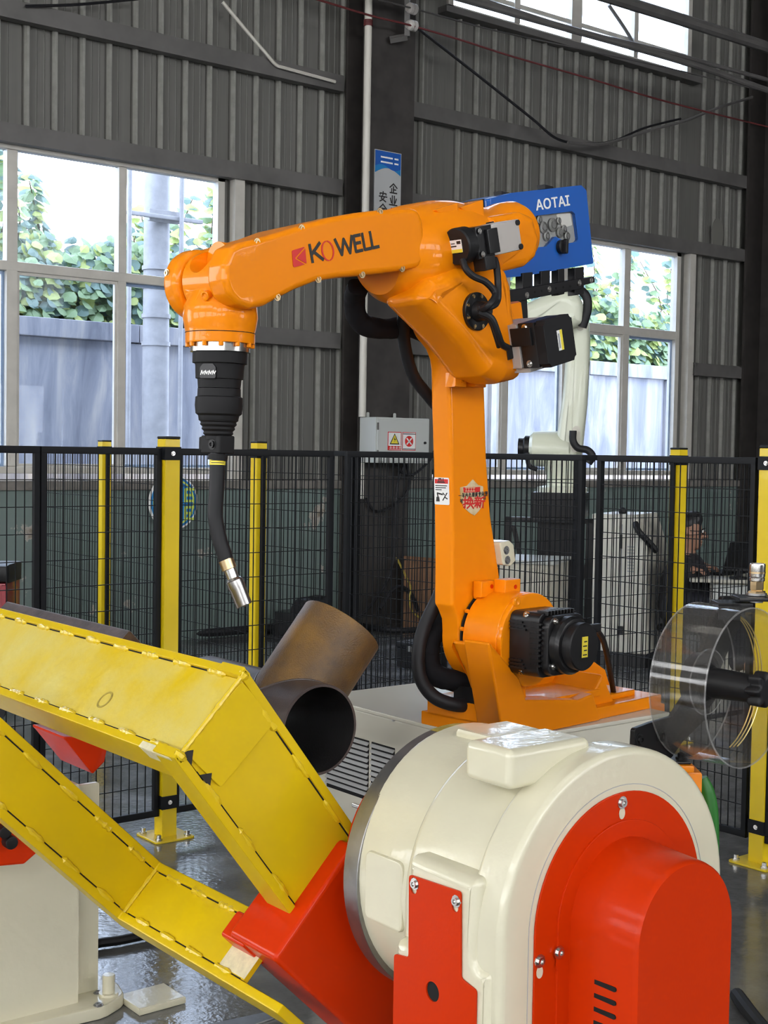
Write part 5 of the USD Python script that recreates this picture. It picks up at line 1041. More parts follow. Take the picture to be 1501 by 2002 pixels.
# ================================================================ wire feeder on the elbow
fs = -.115
wf_ = Thing('wire_feeder', 'blue wire feeder box with white lettering and a clear inspection window', 'wire feeder', rp(1060, 540, fs))
box = rnd(r2([(957, 388), (1000, 377), (1136, 362), (1146, 372), (1160, 515), (1030, 539), (965, 545)], fs), .006)
winp = rnd(r2([(1046, 422), (1118, 413), (1124, 418), (1130, 468), (1126, 473), (1110, 476), (1085, 462), (1068, 482), (1046, 484)], fs), .006)
wf_.part('housing', extr(box, fs - .15, fs - .012, RB, .008, 3), 'blue_paint')
wf_.part('front_cover', extr(box.difference(winp), fs - .012, fs, RB, 0), 'blue_paint', label='blue front cover with cut out window')
wf_.part('side_panel', extr(rnd(r2([(957, 388), (1002, 377), (1010, 392), (1012, 420), (960, 430)], fs), .004), fs, fs + .0025, RB, .001), 'blue_paint')
wf_.part('back_plate', extr(winp, fs - .0118, fs - .011, RB, 0), 'grey_print')
for x, y, r in ((1060, 445, .017), (1078, 440, .020), (1066, 462, .014), (1092, 455, .015), (1106, 462, .013), (1052, 430, .012), (1090, 432, .010), (1100, 448, .012)):
    wf_.part('feed_roll', lathe(rp(x, y, fs - .011), NN, [(r, 0), (r, .006), (r * .5, .007), (r * .5, .009), (r * .25, .009)], 20), 'brushed_steel')
wf_.part('pressure_arm', extr(rnd(r2([(1090, 418), (1118, 416), (1122, 440), (1104, 446)], fs), .004), fs - .011, fs - .006, RB, .001), 'white_print')
wf_.part('window', extr(winp, fs - .003, fs - .001, RB, 0), 'clear_plastic', label='clear plastic inspection window')
kn = rp(1095, 483, fs); wf_.part('knob', cat(lathe(kn, NN, [(.020, 0), (.020, .012), (.017, .014)], 24), extr(rnd([(-.006, -.021), (.006, -.021), (.006, .021), (-.006, .021)], .004), .012, .026, FR(kn, TT, ZU, NN), .002)), 'black_plastic')
bl_f, br_f = rp(1048, 411, fs + .0006), rp(1114, 401, fs + .0006); ex3 = unit(br_f - bl_f); ez3 = np.cross(NN, ex3); ez3 = ez3 if ez3[2] > 0 else -ez3
tm = text('AOTAI', 1.0, .5, True); wT = tm[0][:, 0].max(); hT = np.linalg.norm(rp(1081, 405, fs) - rp(1079, 384, fs)); sx_ = np.linalg.norm(br_f - bl_f) / wT
tv_ = tm[0] * V(sx_, hT * .93, .0012); wf_.part('lettering', put((tv_, tm[1]), FR(bl_f, ex3, ez3, NN)), 'white_print', wf_.path + '/front_cover')
wf_.part('hinge', bx((0, 0, 0), (.05, .012, .03), FR(rp(965, 384, fs - .06), -TT, unit(ez3), NN), .002), 'black_metal'); wf_.part('hinge', bx((0, 0, 0), (.04, .012, .03), FR(rp(1050, 371, fs - .06), -TT, unit(ez3), NN), .002), 'black_metal')
wf_.part('mount_arm', extr(rnd(r2([(915, 398), (958, 386), (962, 420), (920, 425)], fs), .003), fs - .13, fs - .02, RB, .003), 'black_metal')
rail = r2([(940, 578), (1162, 540), (1163, 552), (1140, 558), (1135, 565), (1020, 588), (1000, 600), (905, 618), (900, 600)], fs + .02)
wf_.part('mounting_rail', extr(rnd(rail, .002), fs - .03, fs + .02, RB, .002), 'black_metal', label='black slotted mounting rail under the feeder')
wf_.part('rail_post', cat(*[extr(rnd(r2([(x, 530 + (1060 - x) * .10), (x + w_, 528 + (1060 - x) * .10), (x + w_, 575), (x, 578)], fs), .002), fs - .02, fs + .006, RB, .001) for x, w_ in ((1018, 20), (1054, 18), (1088, 12), (1120, 18))]), 'black_metal')
wf_.part('rail_upright', extr(rnd(r2([(1018, 585), (1030, 583), (1033, 640), (1020, 642)], fs + .01), .002), fs - .03, fs + .01, RB, .001), 'black_metal')
for x, y in ((975, 590), (1030, 577), (1074, 565), (1133, 553), (1156, 548)): wf_.part('rail_bolt', bolt(rp(x, y, fs + .02), NN, .006, .004), 'steel')
for x in range(1045, 1130, 14): wf_.part('rail_hole', lathe(rp(x, 571 - (x - 1045) * .17, fs + .0202), NN, [(.0035, 0), (.0035, .0006)], 8), 'dark_hole')

# ================================================================ wire spool, its bracket and the air coupling
SZ = 2.92
sc0 = P(1462, 1345, SZ); SW = .135; RS = .173
so = sc0 - NN * SW
sp_ = Thing('wire_spool_cover', 'clear plastic wire spool cover with black hub and star knob', 'spool cover', so)
sp_.part('rear_disc', lathe(so, NN, [(RS, 0), (RS, .003)], 72), 'hazy_plastic')
sp_.part('drum_wall', lathe(so, NN, [(RS, 0), (RS, SW), (RS - .003, SW), (RS - .003, 0)], 96, False), 'hazy_plastic', smooth=40)
for h_ in (0, SW): sp_.part('rim_edge', lathe(so + NN * h_, NN, [(RS + .0008, -.0012), (RS + .0008, .0012), (RS - .0022, .0012), (RS - .0022, -.0012), (RS + .0008, -.0012)], 96, False), 'plastic_edge')
sp_.part('rim_edge', lathe(so + NN * .036, NN, [(RS * .42 + .001, -.001), (RS * .42 + .001, .001), (RS * .42 - .002, .001)], 64, False), 'plastic_edge')
sp_.part('inner_disc', lathe(so, NN, [(RS * .42, .035), (RS * .42, .038)], 48), 'hazy_plastic')
sp_.part('hub', cat(lathe(so, NN, [(.062, .003), (.062, .03), (.045, .034), (.034, .05), (.030, SW + .02)], 36)), 'black_plastic')
st = Polygon([((.034 + .006 * math.cos(7 * a)) * math.cos(a), (.034 + .006 * math.cos(7 * a)) * math.sin(a)) for a in np.linspace(0, 2 * math.pi, 84, endpoint=False)])
sp_.part('star_knob', extr(st, SW + .01, SW + .045, FR(so, TT, ZU, NN), .008, 3), 'black_plastic', label='black seven lobed star knob')
sp_.part('wire_coil', cat(*[tube([so + NN * (.06 + .01 * k) + (RS - .012 - .003 * k) * (math.cos(a) * -TT + math.sin(a) * ZU) for a in np.linspace(-1.2, 1.2, 24)], .0016, 5, 0) for k in range(3)]), 'wire_gold')
arm = Thing('spool_arm', 'black steel bracket arm carrying the spool and air coupling', 'bracket', so - NN * .05)
def spx(x, y, s): d_ = on(x, y, so + NN * s, NN) - so; return d_ @ TT, d_[2]
FS = FR(so, TT, ZU, NN)
arm.part('arm_plate', extr(rnd([spx(x, y, -.01) for x, y in ((1352, 1318), (1400, 1312), (1446, 1210), (1446, 1165), (1408, 1165), (1380, 1230))], .006), -.014, -.002, FS, .002), 'black_metal')
arm.part('arm_plate', extr(rnd([spx(x, y, -.01) for x, y in ((1236, 1424), (1268, 1412), (1310, 1400), (1345, 1345), (1396, 1345), (1380, 1400), (1330, 1450), (1308, 1482), (1234, 1464))], .008), -.016, -.004, FS, .002), 'black_metal')
for x, y in ((1250, 1446), (1291, 1440)): arm.part('arm_bolt', bolt(on(x, y, so - NN * .004, NN), NN, .010, .008), 'black_plastic')
tf = FR(P(1438, 1176, SZ), -TT, NN, ZU)
sv = lambda a, b, c: (a, b, c)
q0 = P(1396, 1172, SZ + .06); arm.part('shelf_plate', bx((0, -.04, -.012), (.075, .03, -.003), FR(q0, RT0, HD, ZU), .002), 'black_metal')
arm.part('shelf_lip', bx((0, -.04, -.04), (.048, -.036, -.004), FR(q0, RT0, HD, ZU), .001), 'black_metal')
q1 = P(1440, 1168, SZ + .05); arm.part('shelf_plate', bx((-.005, -.045, -.004), (.09, .03, .004), FR(q1, RT0, HD, ZU), .002), 'black_metal')
q2 = P(1479, 1160, SZ + .05)
cp = Thing('air_coupling', 'brass and steel quick air coupling standing on the black bracket', 'coupling', q2)
cp.part('nut', lathe(q2, ZU, [(.020, 0), (.020, .005), (.014, .006), (.0155, .010), (.0155, .026), (.014, .027)], 6), 'brass')
cp.part('sleeve', lathe(q2, ZU, [(.014, .026), (.0165, .028), (.0165, .034), (.0155, .035), (.0170, .038), (.0175, .062), (.0160, .066), (.0150, .064), (.010, .064), (.010, .05)], 28), 'steel')
cp.part('ring', lathe(q2, ZU, [(.0178, .044), (.0178, .048)], 28, False), 'brass'); cp.part('washer', lathe(q2 - ZU * .008, ZU, [(.014, -.012), (.014, 0), (.022, .004), (.022, .009)], 20), 'brushed_steel')
# orange bracket and green hose beyond the headstock
q = P(1353, 1560, 2.95)
t = Thing('orange_stand', 'small orange steel stand behind the cream drum', 'stand', (q[0], q[1], 0)); so_ = FR(V(q[0], q[1], 0), RT0, HD, ZU); zz = P(1356, 1500, 2.95)[2]
t.part('column', bx((-.05, 0, 0), (.020, .09, zz - .01), so_, .006), 'orange_paint'); t.part('top_plate', bx((-.07, -.01, zz - .01), (.0, .1, zz + .006), so_, .004), 'orange_paint'); t.part('black_plate', bx((-.09, 0, zz + .006), (-.005, .08, zz + .012), so_, .002), 'black_metal')
t.part('stand_bolt', bolt(V(q[0], q[1], zz + .012) - RT0 * .02 + HD * .03, ZU, .008, .014), 'black_metal')
v = [P(1372, 1520, 3.05), P(1380, 1545, 3.05), P(1386, 1580, 3.05), P(1390, 1640, 3.05), P(1388, 1720, 3.05)]; v[-1][2] = max(v[-1][2], .05)
solo('green_hose', tube(v, [.012, .018, .020, .018, .018], 14), 'green_plastic', 'green plastic hose bag peeping out behind the cream drum', 'hose')

# ================================================================ things beyond the fence
def basis(deg): q = math.radians(deg); return HD * math.sin(q) + RT0 * math.cos(q), -HD * math.cos(q) + RT0 * math.sin(q)
# white robot on its black stand
zw = 8.2; e1, nf = basis(-12); o = P(1100, 900, zw); o0 = V(o[0], o[1], 0)
wr = Thing('white_robot', 'cream white robot arm standing beyond the fence on a black stand', 'robot', o0); WFr = FR(o, e1, ZU, nf)
def w2(pts, s=0.0): return [((on(x, y, o + nf * s, nf) - o) @ e1, (on(x, y, o + nf * s, nf) - o)[2]) for x, y in pts]
wr.part('lower_arm', extr(rnd(w2([(1083, 895), (1090, 850), (1100, 780), (1106, 710), (1105, 660), (1104, 625), (1118, 596), (1138, 598), (1150, 620), (1153, 660), (1152, 720), (1148, 790), (1142, 845), (1138, 885), (1128, 908), (1098, 912)]), .03), -.09, .09, WFr, .045, 4), 'white_robot_paint')
wr.part('forearm', extr(rnd(w2([(1022, 600), (1060, 582), (1100, 570), (1130, 574), (1142, 598), (1140, 636), (1112, 645), (1070, 640), (1040, 656), (1022, 650)], .1), .03), .02, .22, WFr, .06, 4), 'white_robot_paint')
c = on(1062, 878, o, nf); wr.part('shoulder', lathe(c - e1 * .08, e1, [(.085, 0), (.105, .02), (.11, .16), (.10, .24), (.08, .26)], 32), 'white_robot_paint')
wr.part('shoulder_motor', lathe(on(1046, 876, o, nf), -e1, [(.075, 0), (.075, .06), (.06, .07), (.06, .1)], 24), 'black_metal')
wr.part('arm_recess', extr(rnd(w2([(1112, 872), (1118, 838), (1127, 830), (1135, 838), (1134, 872), (1124, 892)], .091), .02), .085, .0915, WFr, 0), 'cabinet_cream'); wr.part('arm_recess', extr(rnd(w2([(1126, 640), (1124, 606), (1134, 598), (1143, 606), (1140, 648), (1134, 655)], .091), .02), .085, .0915, WFr, 0), 'cabinet_cream')
wr.part('hose', tube([on(x, y, o + nf * .13, nf) for x, y in ((1120, 842), (1120, 862), (1130, 876), (1148, 880), (1158, 892), (1150, 906))], .022, 12), 'rubber'); wr.part('hose', tube([on(x, y, o + nf * .16, nf) for x, y in ((1095, 580), (1108, 570), (1130, 566), (1146, 580), (1148, 606), (1138, 640))], .026, 12), 'rubber')
wr.part('hose', tube([on(x, y, o + nf * .1, nf) for x, y in ((1030, 885), (1034, 910), (1050, 918))], .014, 10), 'rubber')
wr.part('turret', lathe(V(o[0], o[1], P(1088, 962, zw)[2]), ZU, [(.15, 0), (.15, .03), (.10, .04), (.095, .10), (.115, .16), (.12, .21), (.10, .24)], 36), 'white_robot_paint')
zt_ = P(1088, 962, zw)[2]; zm_ = P(1088, 1010, zw)[2]
wr.part('stand', cat(bx((-.17, -.17, zm_), (.15, .17, zt_), FR(o0, e1, -nf, ZU), .004), bx((-.13, -.14, 0.03), (.13, .14, zm_), FR(o0, e1, -nf, ZU), .004)), 'black_metal')
for x in (-.30, .18): wr.part('stand_leg', bx((x - .02, -.2, 0), (x + .02, -.16, zm_), FR(o0, e1, -nf, ZU)), 'black_metal')
wr.part('stand_rail', bx((-.32, -.2, zm_ - .03), (.2, -.16, zm_), FR(o0, e1, -nf, ZU)), 'black_metal'); wr.part('stand_brace', tube([o0 - e1 * .27 + nf * .18 + ZU * (zm_ - .05), o0 - e1 * .14 + nf * .18 + ZU * .5], .02, 4, 0), 'black_metal'); wr.part('stand_brace', tube([o0 + e1 * .18 + nf * .18 + ZU * (zm_ - .25), o0 + e1 * .02 + nf * .18 + ZU * .45], .02, 4, 0), 'black_metal')
wr.part('stand_foot', bx((-.34, -.24, 0), (.26, .24, .03), FR(o0, e1, -nf, ZU)), 'black_metal')
# control cabinet
g0 = GZ(1180, 1300, 0); e1, nf = basis(-28); zc = (g0 - CAM) @ FW
cc = Thing('control_cabinet', 'tall cream control cabinet with slanted black handle beyond the fence', 'cabinet', g0); CFr = FR(g0, e1, ZU, nf)
def c2_(x, y): p = on(x, y, g0, nf) - g0; return (p @ e1, p[2])
prof = [c2_(1157, 1262), c2_(1157, 1004), c2_(1244, 1006), c2_(1264, 1070), c2_(1264, 1280)]
prof = [(prof[0][0], .1), prof[1], prof[2], prof[3], (prof[4][0], .1)]
cc.part('body', extr(rnd(prof, .01, 0), -.5, 0, CFr, .006), 'cabinet_cream')
cc.part('plinth', bx((prof[0][0] + .01, 0, -.49), (prof[4][0] - .01, .1, -.01), CFr), 'black_metal')
a, b = V(*prof[2], 0), V(*prof[3], 0); d_ = unit(b - a); nrm = V(d_[1] * -1, d_[0], 0)
cc.part('console_panel', bx((.02, -.006, -.44), (np.linalg.norm(b - a) - .02, .002, -.06), FR(place(V([a]), CFr)[0], d_[0] * e1 + d_[1] * ZU, -d_[1] * e1 + d_[0] * ZU, nf), .001), 'cabinet_cream')
cc.part('handle', tube([on(1241, 1022, g0 + nf * .01, nf), on(1249, 1040, g0 + nf * .03, nf), on(1270, 1062, g0 - nf * .02, nf), on(1283, 1078, g0 - nf * .06, nf)], .022, 8, 4), 'black_plastic')
for x in (1214,): p = c2_(x, 1025); q = c2_(x, 1235); cc.part('door_seam', bx((p[0], q[1], -.001), (p[0] + .012, p[1], .0012), CFr, 0), 'grey_plastic')
q = c2_(1212, 1232); cc.part('door_handle', bx((q[0] - .01, q[1] - .03, 0), (q[0] + .022, q[1] + .03, .02), CFr), 'black_plastic'); q = c2_(1213, 1045); cc.part('vent', bx((q[0], q[1] - .1, 0), (q[0] + .014, q[1], .003), CFr, 0), 'black_plastic')
q = c2_(1208, 996); cc.part('top_knob', ball(place(V([[q[0], prof[1][1] + .02, -.1]]), CFr)[0], .03), 'black_plastic')
for k in range(9): q = c2_(1226, 1070 + k * 6); cc.part('vent_slot', bx((q[0], q[1], 0), (q[0] + .05, q[1] + .008, .001), CFr, 0), 'grey_plastic')
# low cabinet behind the arm
e1, nf = basis(-20); zt2 = P(1040, 1096, 7.1); g0 = V(zt2[0], zt2[1], 0); LFr = FR(g0, e1, ZU, nf)
lc = Thing('low_cabinet', 'low pale cabinet beyond the fence just right of the orange lower arm', 'cabinet', g0)
lc.part('body', bx((-.18, .04, -.40), (.11, zt2[2] - .02, 0), LFr, .005), 'cabinet_cream'); lc.part('top', bx((-.19, zt2[2] - .02, -.41), (.12, zt2[2], .01), LFr, .004), 'pale_grey'); lc.part('plinth', bx((-.17, 0, -.39), (.10, .04, -.02), LFr), 'black_metal'); lc.part('door', bx((-.19, .06, 0), (.10, zt2[2] - .04, .008), LFr), 'cabinet_cream'); lc.part('handle', bx((.07, .5, .008), (.08, .6, .02), LFr), 'steel')
# cardboard box, bag and hoses at the foot of the wall
e1, nf = basis(-25); g0 = GZ(800, 1230, 0)
cb = Thing('cardboard_box', 'dull brown cardboard box at the foot of the dado left of the orange arm', 'box', g0); BF = FR(g0, e1, ZU, nf); hb_ = 1.5 - .0; hb_ = on(800, 1096, g0, nf)[2]
cb.part('carton', bx((-.06, 0, -.22), (.34, hb_, 0), BF, .004), 'cardboard'); cb.part('flap', extr([(-.12, hb_), (.34, hb_), (.36, hb_ + .02), (-.10, hb_ + .03)], -.1, -.09, BF, 0), 'cardboard')
g0 = GZ(800, 1308, 0); e1, nf = basis(-40); tb = Thing('tool_box', 'small black tool case on the floor behind the fence', 'case', g0); TFr = FR(g0, e1, ZU, nf)
tb.part('case', bx((-.12, 0, -.25), (.14, .14, 0), TFr, .012), 'black_plastic'); tb.part('lid', bx((-.122, .14, -.252), (.142, .18, .002), TFr, .01), 'black_plastic'); tb.part('latch', bx((-.02, .12, .002), (.02, .16, .008), TFr), 'steel')
g0 = GZ(600, 1256, 0)
jp = Thing('machine_base', 'low black machine base at the wall left of the dark column', 'machine', g0); e1, nf = basis(-30); JF = FR(g0, e1, ZU, nf)
jp.part('base', bx((-.32, 0, -.3), (.2, .22, 0), JF, .02), 'black_metal'); jp.part('drum', lathe(place(V([[-.05, .22, -.25]]), JF)[0], nf, [(.13, 0), (.13, .22), (.11, .24)], 28), 'black_plastic'); jp.part('foot', bx((-.36, 0, -.34), (.26, .03, .04), JF), 'black_metal'); jp.part('tag', bx((.09, .17, .001), (.12, .2, .003), JF, 0), 'white_print')
for i, (pts, r, lab) in enumerate(((((345, 1240), (420, 1236), (500, 1230), (580, 1228)), .035, 'thick black hose lying along the wall foot'), (((690, 1220), (760, 1232), (830, 1230), (870, 1222)), .025, 'black hose lying on the floor left of the orange arm'), (((742, 1190), (772, 1150), (800, 1158), (822, 1205)), .02, 'black hose standing in a loop by the column foot'))):
    solo('floor_hose', tube([(GZ(x, y, .04) if i < 2 else GY(x, y, 8.75)) for x, y in pts], r, 10), 'rubber', lab, 'hose')
solo('earth_cable', tube([GY(x, y, 8.7) for x, y in ((775, 1090), (790, 1120), (803, 1150), (800, 1170), (806, 1195), (830, 1215))], .009, 8), 'tape', 'thin yellow and green earth cable by the column', 'cable')
# round sign leaning on the dado
c = GY(338, 982, YW - .14); sg = Thing('round_sign', 'round blue sign with yellow lettering leaning on the dado behind the broad post', 'sign', c)
sg.part('disc', lathe(c, -YU, [(.215, 0), (.215, .012), (.21, .014)], 48), 'white_print'); SF2 = FR(c - YU * .0142, XU, ZU, -YU)
sg.part('ring', extr(Polygon(Point(0, 0).buffer(.20).exterior.coords, [Point(0, 0).buffer(.182).exterior.coords]), 0, .001, SF2, 0), 'blue_print'); sg.part('field', extr(Point(0, 0).buffer(.168), 0, .001, SF2, 0), 'blue_print'); sg.part('ring', extr(Polygon(Point(0, 0).buffer(.181).exterior.coords, [Point(0, 0).buffer(.169).exterior.coords]), 0, .001, SF2, 0), 'lime_print')
sg.part('lettering', cat(*[strokes([[(0, 0), (0, 1), (.8, 1)], [(0, .5), (.6, .5)], [(0, 0), (.8, 0)]], .02, .001, FR(c - YU * .0152, XU, ZU, -YU), .09, (.10, y)) for y in (.01, -.13)]), 'lime_print')
# maroon machine at the far left edge
pz = 7.4; e1, nf = basis(0); g0 = P(-4, 1186, pz); gg = V(g0[0], g0[1], 0)
mm = Thing('maroon_cart', 'maroon cart with a dark grey padded top at the left edge of the picture', 'cart', gg); MFr = FR(gg, e1, ZU, nf); hz = P(0, 1140, pz)[2]; hz2 = P(0, 1104, pz)[2]
mm.part('body', bx((-.3, .1, -.3), (.042, hz, 0), MFr, .015), 'maroon_plastic'); mm.part('corner_post', bx((.024, .1, 0), (.05, hz - .01, .02), MFr, .006), 'maroon_plastic'); mm.part('pad', bx((-.3, hz, -.3), (.055, hz2, .01), MFr, .03), 'black_plastic')
for x in (-.25, 0): mm.part('wheel', lathe(place(V([[x, .05, .0]]), MFr)[0], nf, [(.05, 0), (.05, .03)], 16), 'rubber')
# strip and cables on the floor near the camera
solo('floor_strip', extr([GZ(x, y)[:2] for x, y in ((380, 2012), (540, 1978), (552, 1988), (430, 2030))], 0, .006, WF, .001), 'brushed_steel', 'pale metal strip on the floor below the yellow beam', 'strip')
solo('floor_cable', tube([GZ(x, y, .018) for x, y in ((150, 1862), (190, 1845), (235, 1838), (320, 1822), (420, 1815))], .014, 10), 'rubber', 'black cable on the floor behind the cream pedestal', 'cable')
solo('floor_cable', tube([GZ(x, y, .02) for x, y in ((1440, 1945), (1470, 1985), (1500, 2020), (1560, 2080))], .02, 10), 'rubber', 'black cable on the floor at the lower right edge', 'cable')
solo('floor_cover', extr(rnd([GZ(x, y)[:2] for x, y in ((282, 1936), (318, 1924), (334, 1926), (298, 1940))], .008, 0), 0, .002, WF, 0), 'rubber', 'small dark oblong cover plate in the floor', 'cover')

# ================================================================ seated person with laptop
zp = 9.6; pf = unit(RT0 * .93 - HD * .36); pr = np.cross(pf, ZU)               # facing right and a little towards the camera
pt_ = lambda px, py, dz=0.0: P(px, py, zp + dz)
hc = pt_(1349, 1038)
pel = V(*(pt_(1338, 1150)[:2]), .44); chest = hc - ZU * .36 - pf * .02; neck = hc - ZU * .15 - pf * .02
shn, shf = chest + pr * .19 + ZU * .09, chest - pr * .19 + ZU * .09
if (shn - CAM) @ FW > (shf - CAM) @ FW: shn, shf = shf, shn
dt = .665
hn, hf2 = pt_(1349, 1110, -.22), pt_(1375, 1112, .05); hn[2] = hf2[2] = dt + .05
side = unit((shn - shf) * V(1, 1, 0))
eln = (shn + hn) / 2 - ZU * .13 - pf * .08; elf = (shf + hf2) / 2 - ZU * .12 - pf * .06
kn_, kf_ = pel + pf * .42 + side * .13 + ZU * .02, pel + pf * .42 - side * .13 + ZU * .02
an, af = V(*kn_[:2], .09) - pf * .03, V(*kf_[:2], .09) - pf * .03
ps = Thing('person', 'person in black short sleeved shirt and glasses sitting at the desk, typing on a laptop', 'person', V(pel[0], pel[1], 0))
J = {'pel': (pel, .15), 'chest': (chest, .145), 'sn': (shn, .07), 'sf': (shf, .07), 'neck': (neck, .058), 'head0': (hc - ZU * .02, .085), 'head1': (hc + ZU * .035 - pf * .012, .09), 'jaw': (hc - ZU * .085 + pf * .035, .05), 'en': (eln, .048), 'ef': (elf, .048), 'wn': (hn - pf * .05, .032), 'wf': (hf2 - pf * .05, .032),
     'hipn': (pel + side * .09, .11), 'hipf': (pel - side * .09, .11), 'kn': (kn_, .075), 'kf': (kf_, .075), 'an': (an, .048), 'af': (af, .048), 'tn': (an + pf * .16 - ZU * .04, .04), 'tf': (af + pf * .16 - ZU * .04, .04), 'pn': (hn, .036), 'pf': (hf2, .036)}
for sfx, h_ in (('n', hn), ('f', hf2)):
    for k in range(4): J[f'k{sfx}{k}'] = (h_ + pf * .045 + side * (.027 - .018 * k) + ZU * .006, .0095); J[f'm{sfx}{k}'] = (h_ + pf * (.075 + .006 * (k in (1, 2))) + side * (.028 - .019 * k) + ZU * .0, .0088); J[f'e{sfx}{k}'] = (h_ + pf * (.095 + .008 * (k in (1, 2))) + side * (.028 - .019 * k) - ZU * .022, .008)
    J[f't{sfx}0'] = (h_ - side * .03 * (1 if sfx == 'n' else -1), .012); J[f't{sfx}1'] = (h_ + pf * .05 - side * .052 * (1 if sfx == 'n' else -1) - ZU * .02, .0095)
bones = [('pel', 'chest'), ('chest', 'sn'), ('chest', 'sf'), ('chest', 'neck'), ('neck', 'head0'), ('head0', 'head1'), ('head0', 'jaw'), ('sn', 'en'), ('sf', 'ef'), ('en', 'wn'), ('ef', 'wf'), ('wn', 'pn'), ('wf', 'pf'), ('hipn', 'hipf'), ('hipn', 'kn'), ('hipf', 'kf'), ('kn', 'an'), ('kf', 'af'), ('an', 'tn'), ('af', 'tf'), ('pel', 'hipn'), ('pel', 'hipf')]
for sfx in 'nf': bones += [(f'p{sfx}', f'k{sfx}{k}') for k in range(4)] + [(f'k{sfx}{k}', f'm{sfx}{k}') for k in range(4)] + [(f'm{sfx}{k}', f'e{sfx}{k}') for k in range(4)] + [(f'p{sfx}', f't{sfx}0'), (f't{sfx}0', f't{sfx}1')]
J['nose0'] = (hc + pf * .095 - ZU * .005, .010); J['nose1'] = (hc + pf * .112 - ZU * .035, .014); J['nose2'] = (hc + pf * .07 - ZU * .03, .02); bones += [('nose0', 'nose1'), ('nose1', 'nose2')]
for q, nm in ((1, 'l'), (-1, 'r')): J['ear' + nm] = (hc + side * q * .088 - ZU * .015, .018); J['ear2' + nm] = (hc + side * q * .088 + ZU * .012 - pf * .008, .020); bones += [('ear' + nm, 'ear2' + nm), ('ear' + nm, 'head0')]
ps.part('body', chain(J, bones, .014, 3), 'skin', smooth=True)
sj = {k: (J[k][0], J[k][1] + .035) for k in ('pel', 'chest', 'sn', 'sf', 'hipn', 'hipf')}; sj['nk'] = (neck - ZU * .045, .075); sj['un'] = (shn * .35 + eln * .65, .078); sj['uf'] = (shf * .35 + elf * .65, .078)
ps.part('shirt', chain(sj, [('pel', 'chest'), ('chest', 'sn'), ('chest', 'sf'), ('chest', 'nk'), ('sn', 'un'), ('sf', 'uf'), ('hipn', 'hipf')], .02, 3), 'shirt', smooth=True)
tj = {k: (J[k][0], J[k][1] + .022) for k in ('hipn', 'hipf', 'kn', 'kf', 'an', 'af')}
ps.part('trousers', chain(tj, [('hipn', 'hipf'), ('hipn', 'kn'), ('hipf', 'kf'), ('kn', 'an'), ('kf', 'af')], .025, 3), 'trousers', smooth=True)
hj = {'a': (hc + ZU * .045 - pf * .022, .094), 'b': (hc + ZU * .0 - pf * .05, .075), 'c': (hc + ZU * .085 + pf * .03, .058), 'd': (hc - ZU * .05 - pf * .055, .055)}
ps.part('hair', chain(hj, [('a', 'b'), ('a', 'c'), ('b', 'd')], .012, 2), 'hair', smooth=True)
for q in (1, -1): ps.part('eye', ball(hc + pf * .088 + side * q * .032 + ZU * .0, .011, 8), 'white_print'); ps.part('lens_ring', tube([hc + pf * .104 + side * (q * .034 + .024 * math.cos(a)) + ZU * (.002 + .019 * math.sin(a)) - pf * abs(.02 * math.cos(a)) for a in np.linspace(0, 2 * math.pi, 14)], .003, 5, 0), 'black_plastic'); ps.part('temple', tube([hc + pf * .09 + side * q * .06 + ZU * .004, hc + side * q * .098 + ZU * .006, hc - pf * .02 + side * q * .098], .003, 5, 0), 'black_plastic')
ps.part('glasses_bridge', tube([hc + pf * .106 - side * .01, hc + pf * .106 + side * .01], .003, 5, 0), 'black_plastic'); ps.part('mouth', tube([hc + pf * .085 + side * x - ZU * .075 - pf * abs(x) * .35 for x in (-.022, 0, .022)], .004, 6, 2), 'cardboard')
for a_, sfx in ((an, 0), (af, 0)): ps.part('shoe', extr(rnd([(-.07, -.045), (.19, -.045), (.19, .045), (-.07, .045)], .04), 0, .085, FR(V(a_[0], a_[1], 0.002), pf, side), .03), 'black_plastic')
stl = Thing('stool', 'dark stool under the seated person', 'stool', V(pel[0], pel[1], 0)); stl.part('seat', lathe(V(pel[0], pel[1], .26), ZU, [(.18, 0), (.19, .02), (.18, .04)], 28), 'black_plastic')
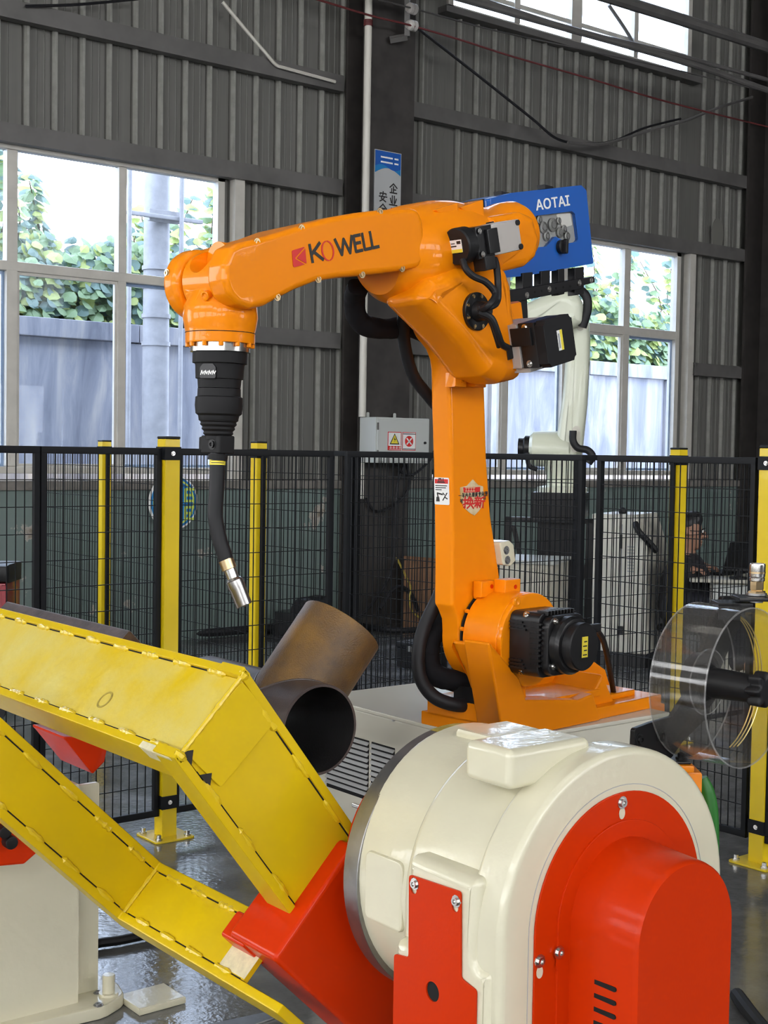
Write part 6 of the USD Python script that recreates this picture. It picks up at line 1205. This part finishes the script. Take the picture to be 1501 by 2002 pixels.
for k in range(4): a = k * math.pi / 2 + .7; stl.part('leg', cyl(V(pel[0] + .16 * math.cos(a), pel[1] + .16 * math.sin(a), 0), V(pel[0] + .12 * math.cos(a), pel[1] + .12 * math.sin(a), .265), .014, 8), 'black_metal')
d0 = pt_(1408, 1124, -.05); e1, nf = basis(-6); DF = FR(V(d0[0], d0[1], 0), e1, ZU, nf)
dk = Thing('desk', 'small desk with pale front panel where the person sits', 'desk', V(d0[0], d0[1], 0)); dk.part('desk_top', bx((-.24, dt - .025, -.35), (.28, dt, .30), DF, .004), 'cabinet_cream'); dk.part('side_panel', bx((-.10, 0, .22), (.18, dt - .025, .24), DF), 'cabinet_cream'); dk.part('side_panel', bx((.24, 0, -.33), (.26, dt - .025, .2), DF), 'cabinet_cream'); dk.part('drawer', bx((-.08, dt - .2, .24), (.16, dt - .04, .25), DF), 'pale_grey')
lpn = pt_(1412, 1112, .1); lf = unit(RT0 * .7 - HD * .7); LPF = FR(V(lpn[0], lpn[1], dt), np.cross(lf, ZU), lf, ZU)
lt = Thing('laptop', 'open black laptop on the desk in front of the person', 'laptop', LPF[0]); lt.part('keyboard_base', bx((-.17, -.14, .002), (.17, .10, .02), LPF, .004), 'black_plastic'); hd = unit(ZU * .95 + lf * .25); hing = LPF[0] + lf * .10 + ZU * .018
lt.part('screen_lid', bx((-.17, 0, -.004), (.17, .23, .004), FR(hing, LPF[1], hd, np.cross(LPF[1], hd)), .003), 'black_matte'); lt.part('keys', cat(*[bx((-.15 + .031 * i, -.06 + .03 * j, .02), (-.125 + .031 * i, -.036 + .03 * j, .023), LPF, 0) for i in range(10) for j in range(4)]), 'black_matte')
q = P(1443, 1112, 9.3); ms = Thing('microscope_stand', 'small dark clamp fixture on the right end of the desk', 'fixture', V(q[0], q[1], dt)); ms.part('base', lathe(V(q[0], q[1], dt + .001), ZU, [(.06, 0), (.06, .015), (.02, .02), (.02, .07)], 16), 'black_metal'); ms.part('bar', cyl(V(q[0], q[1], dt + .06) - RT0 * .09, V(q[0], q[1], dt + .06) + RT0 * .09, .018, 10), 'black_metal')
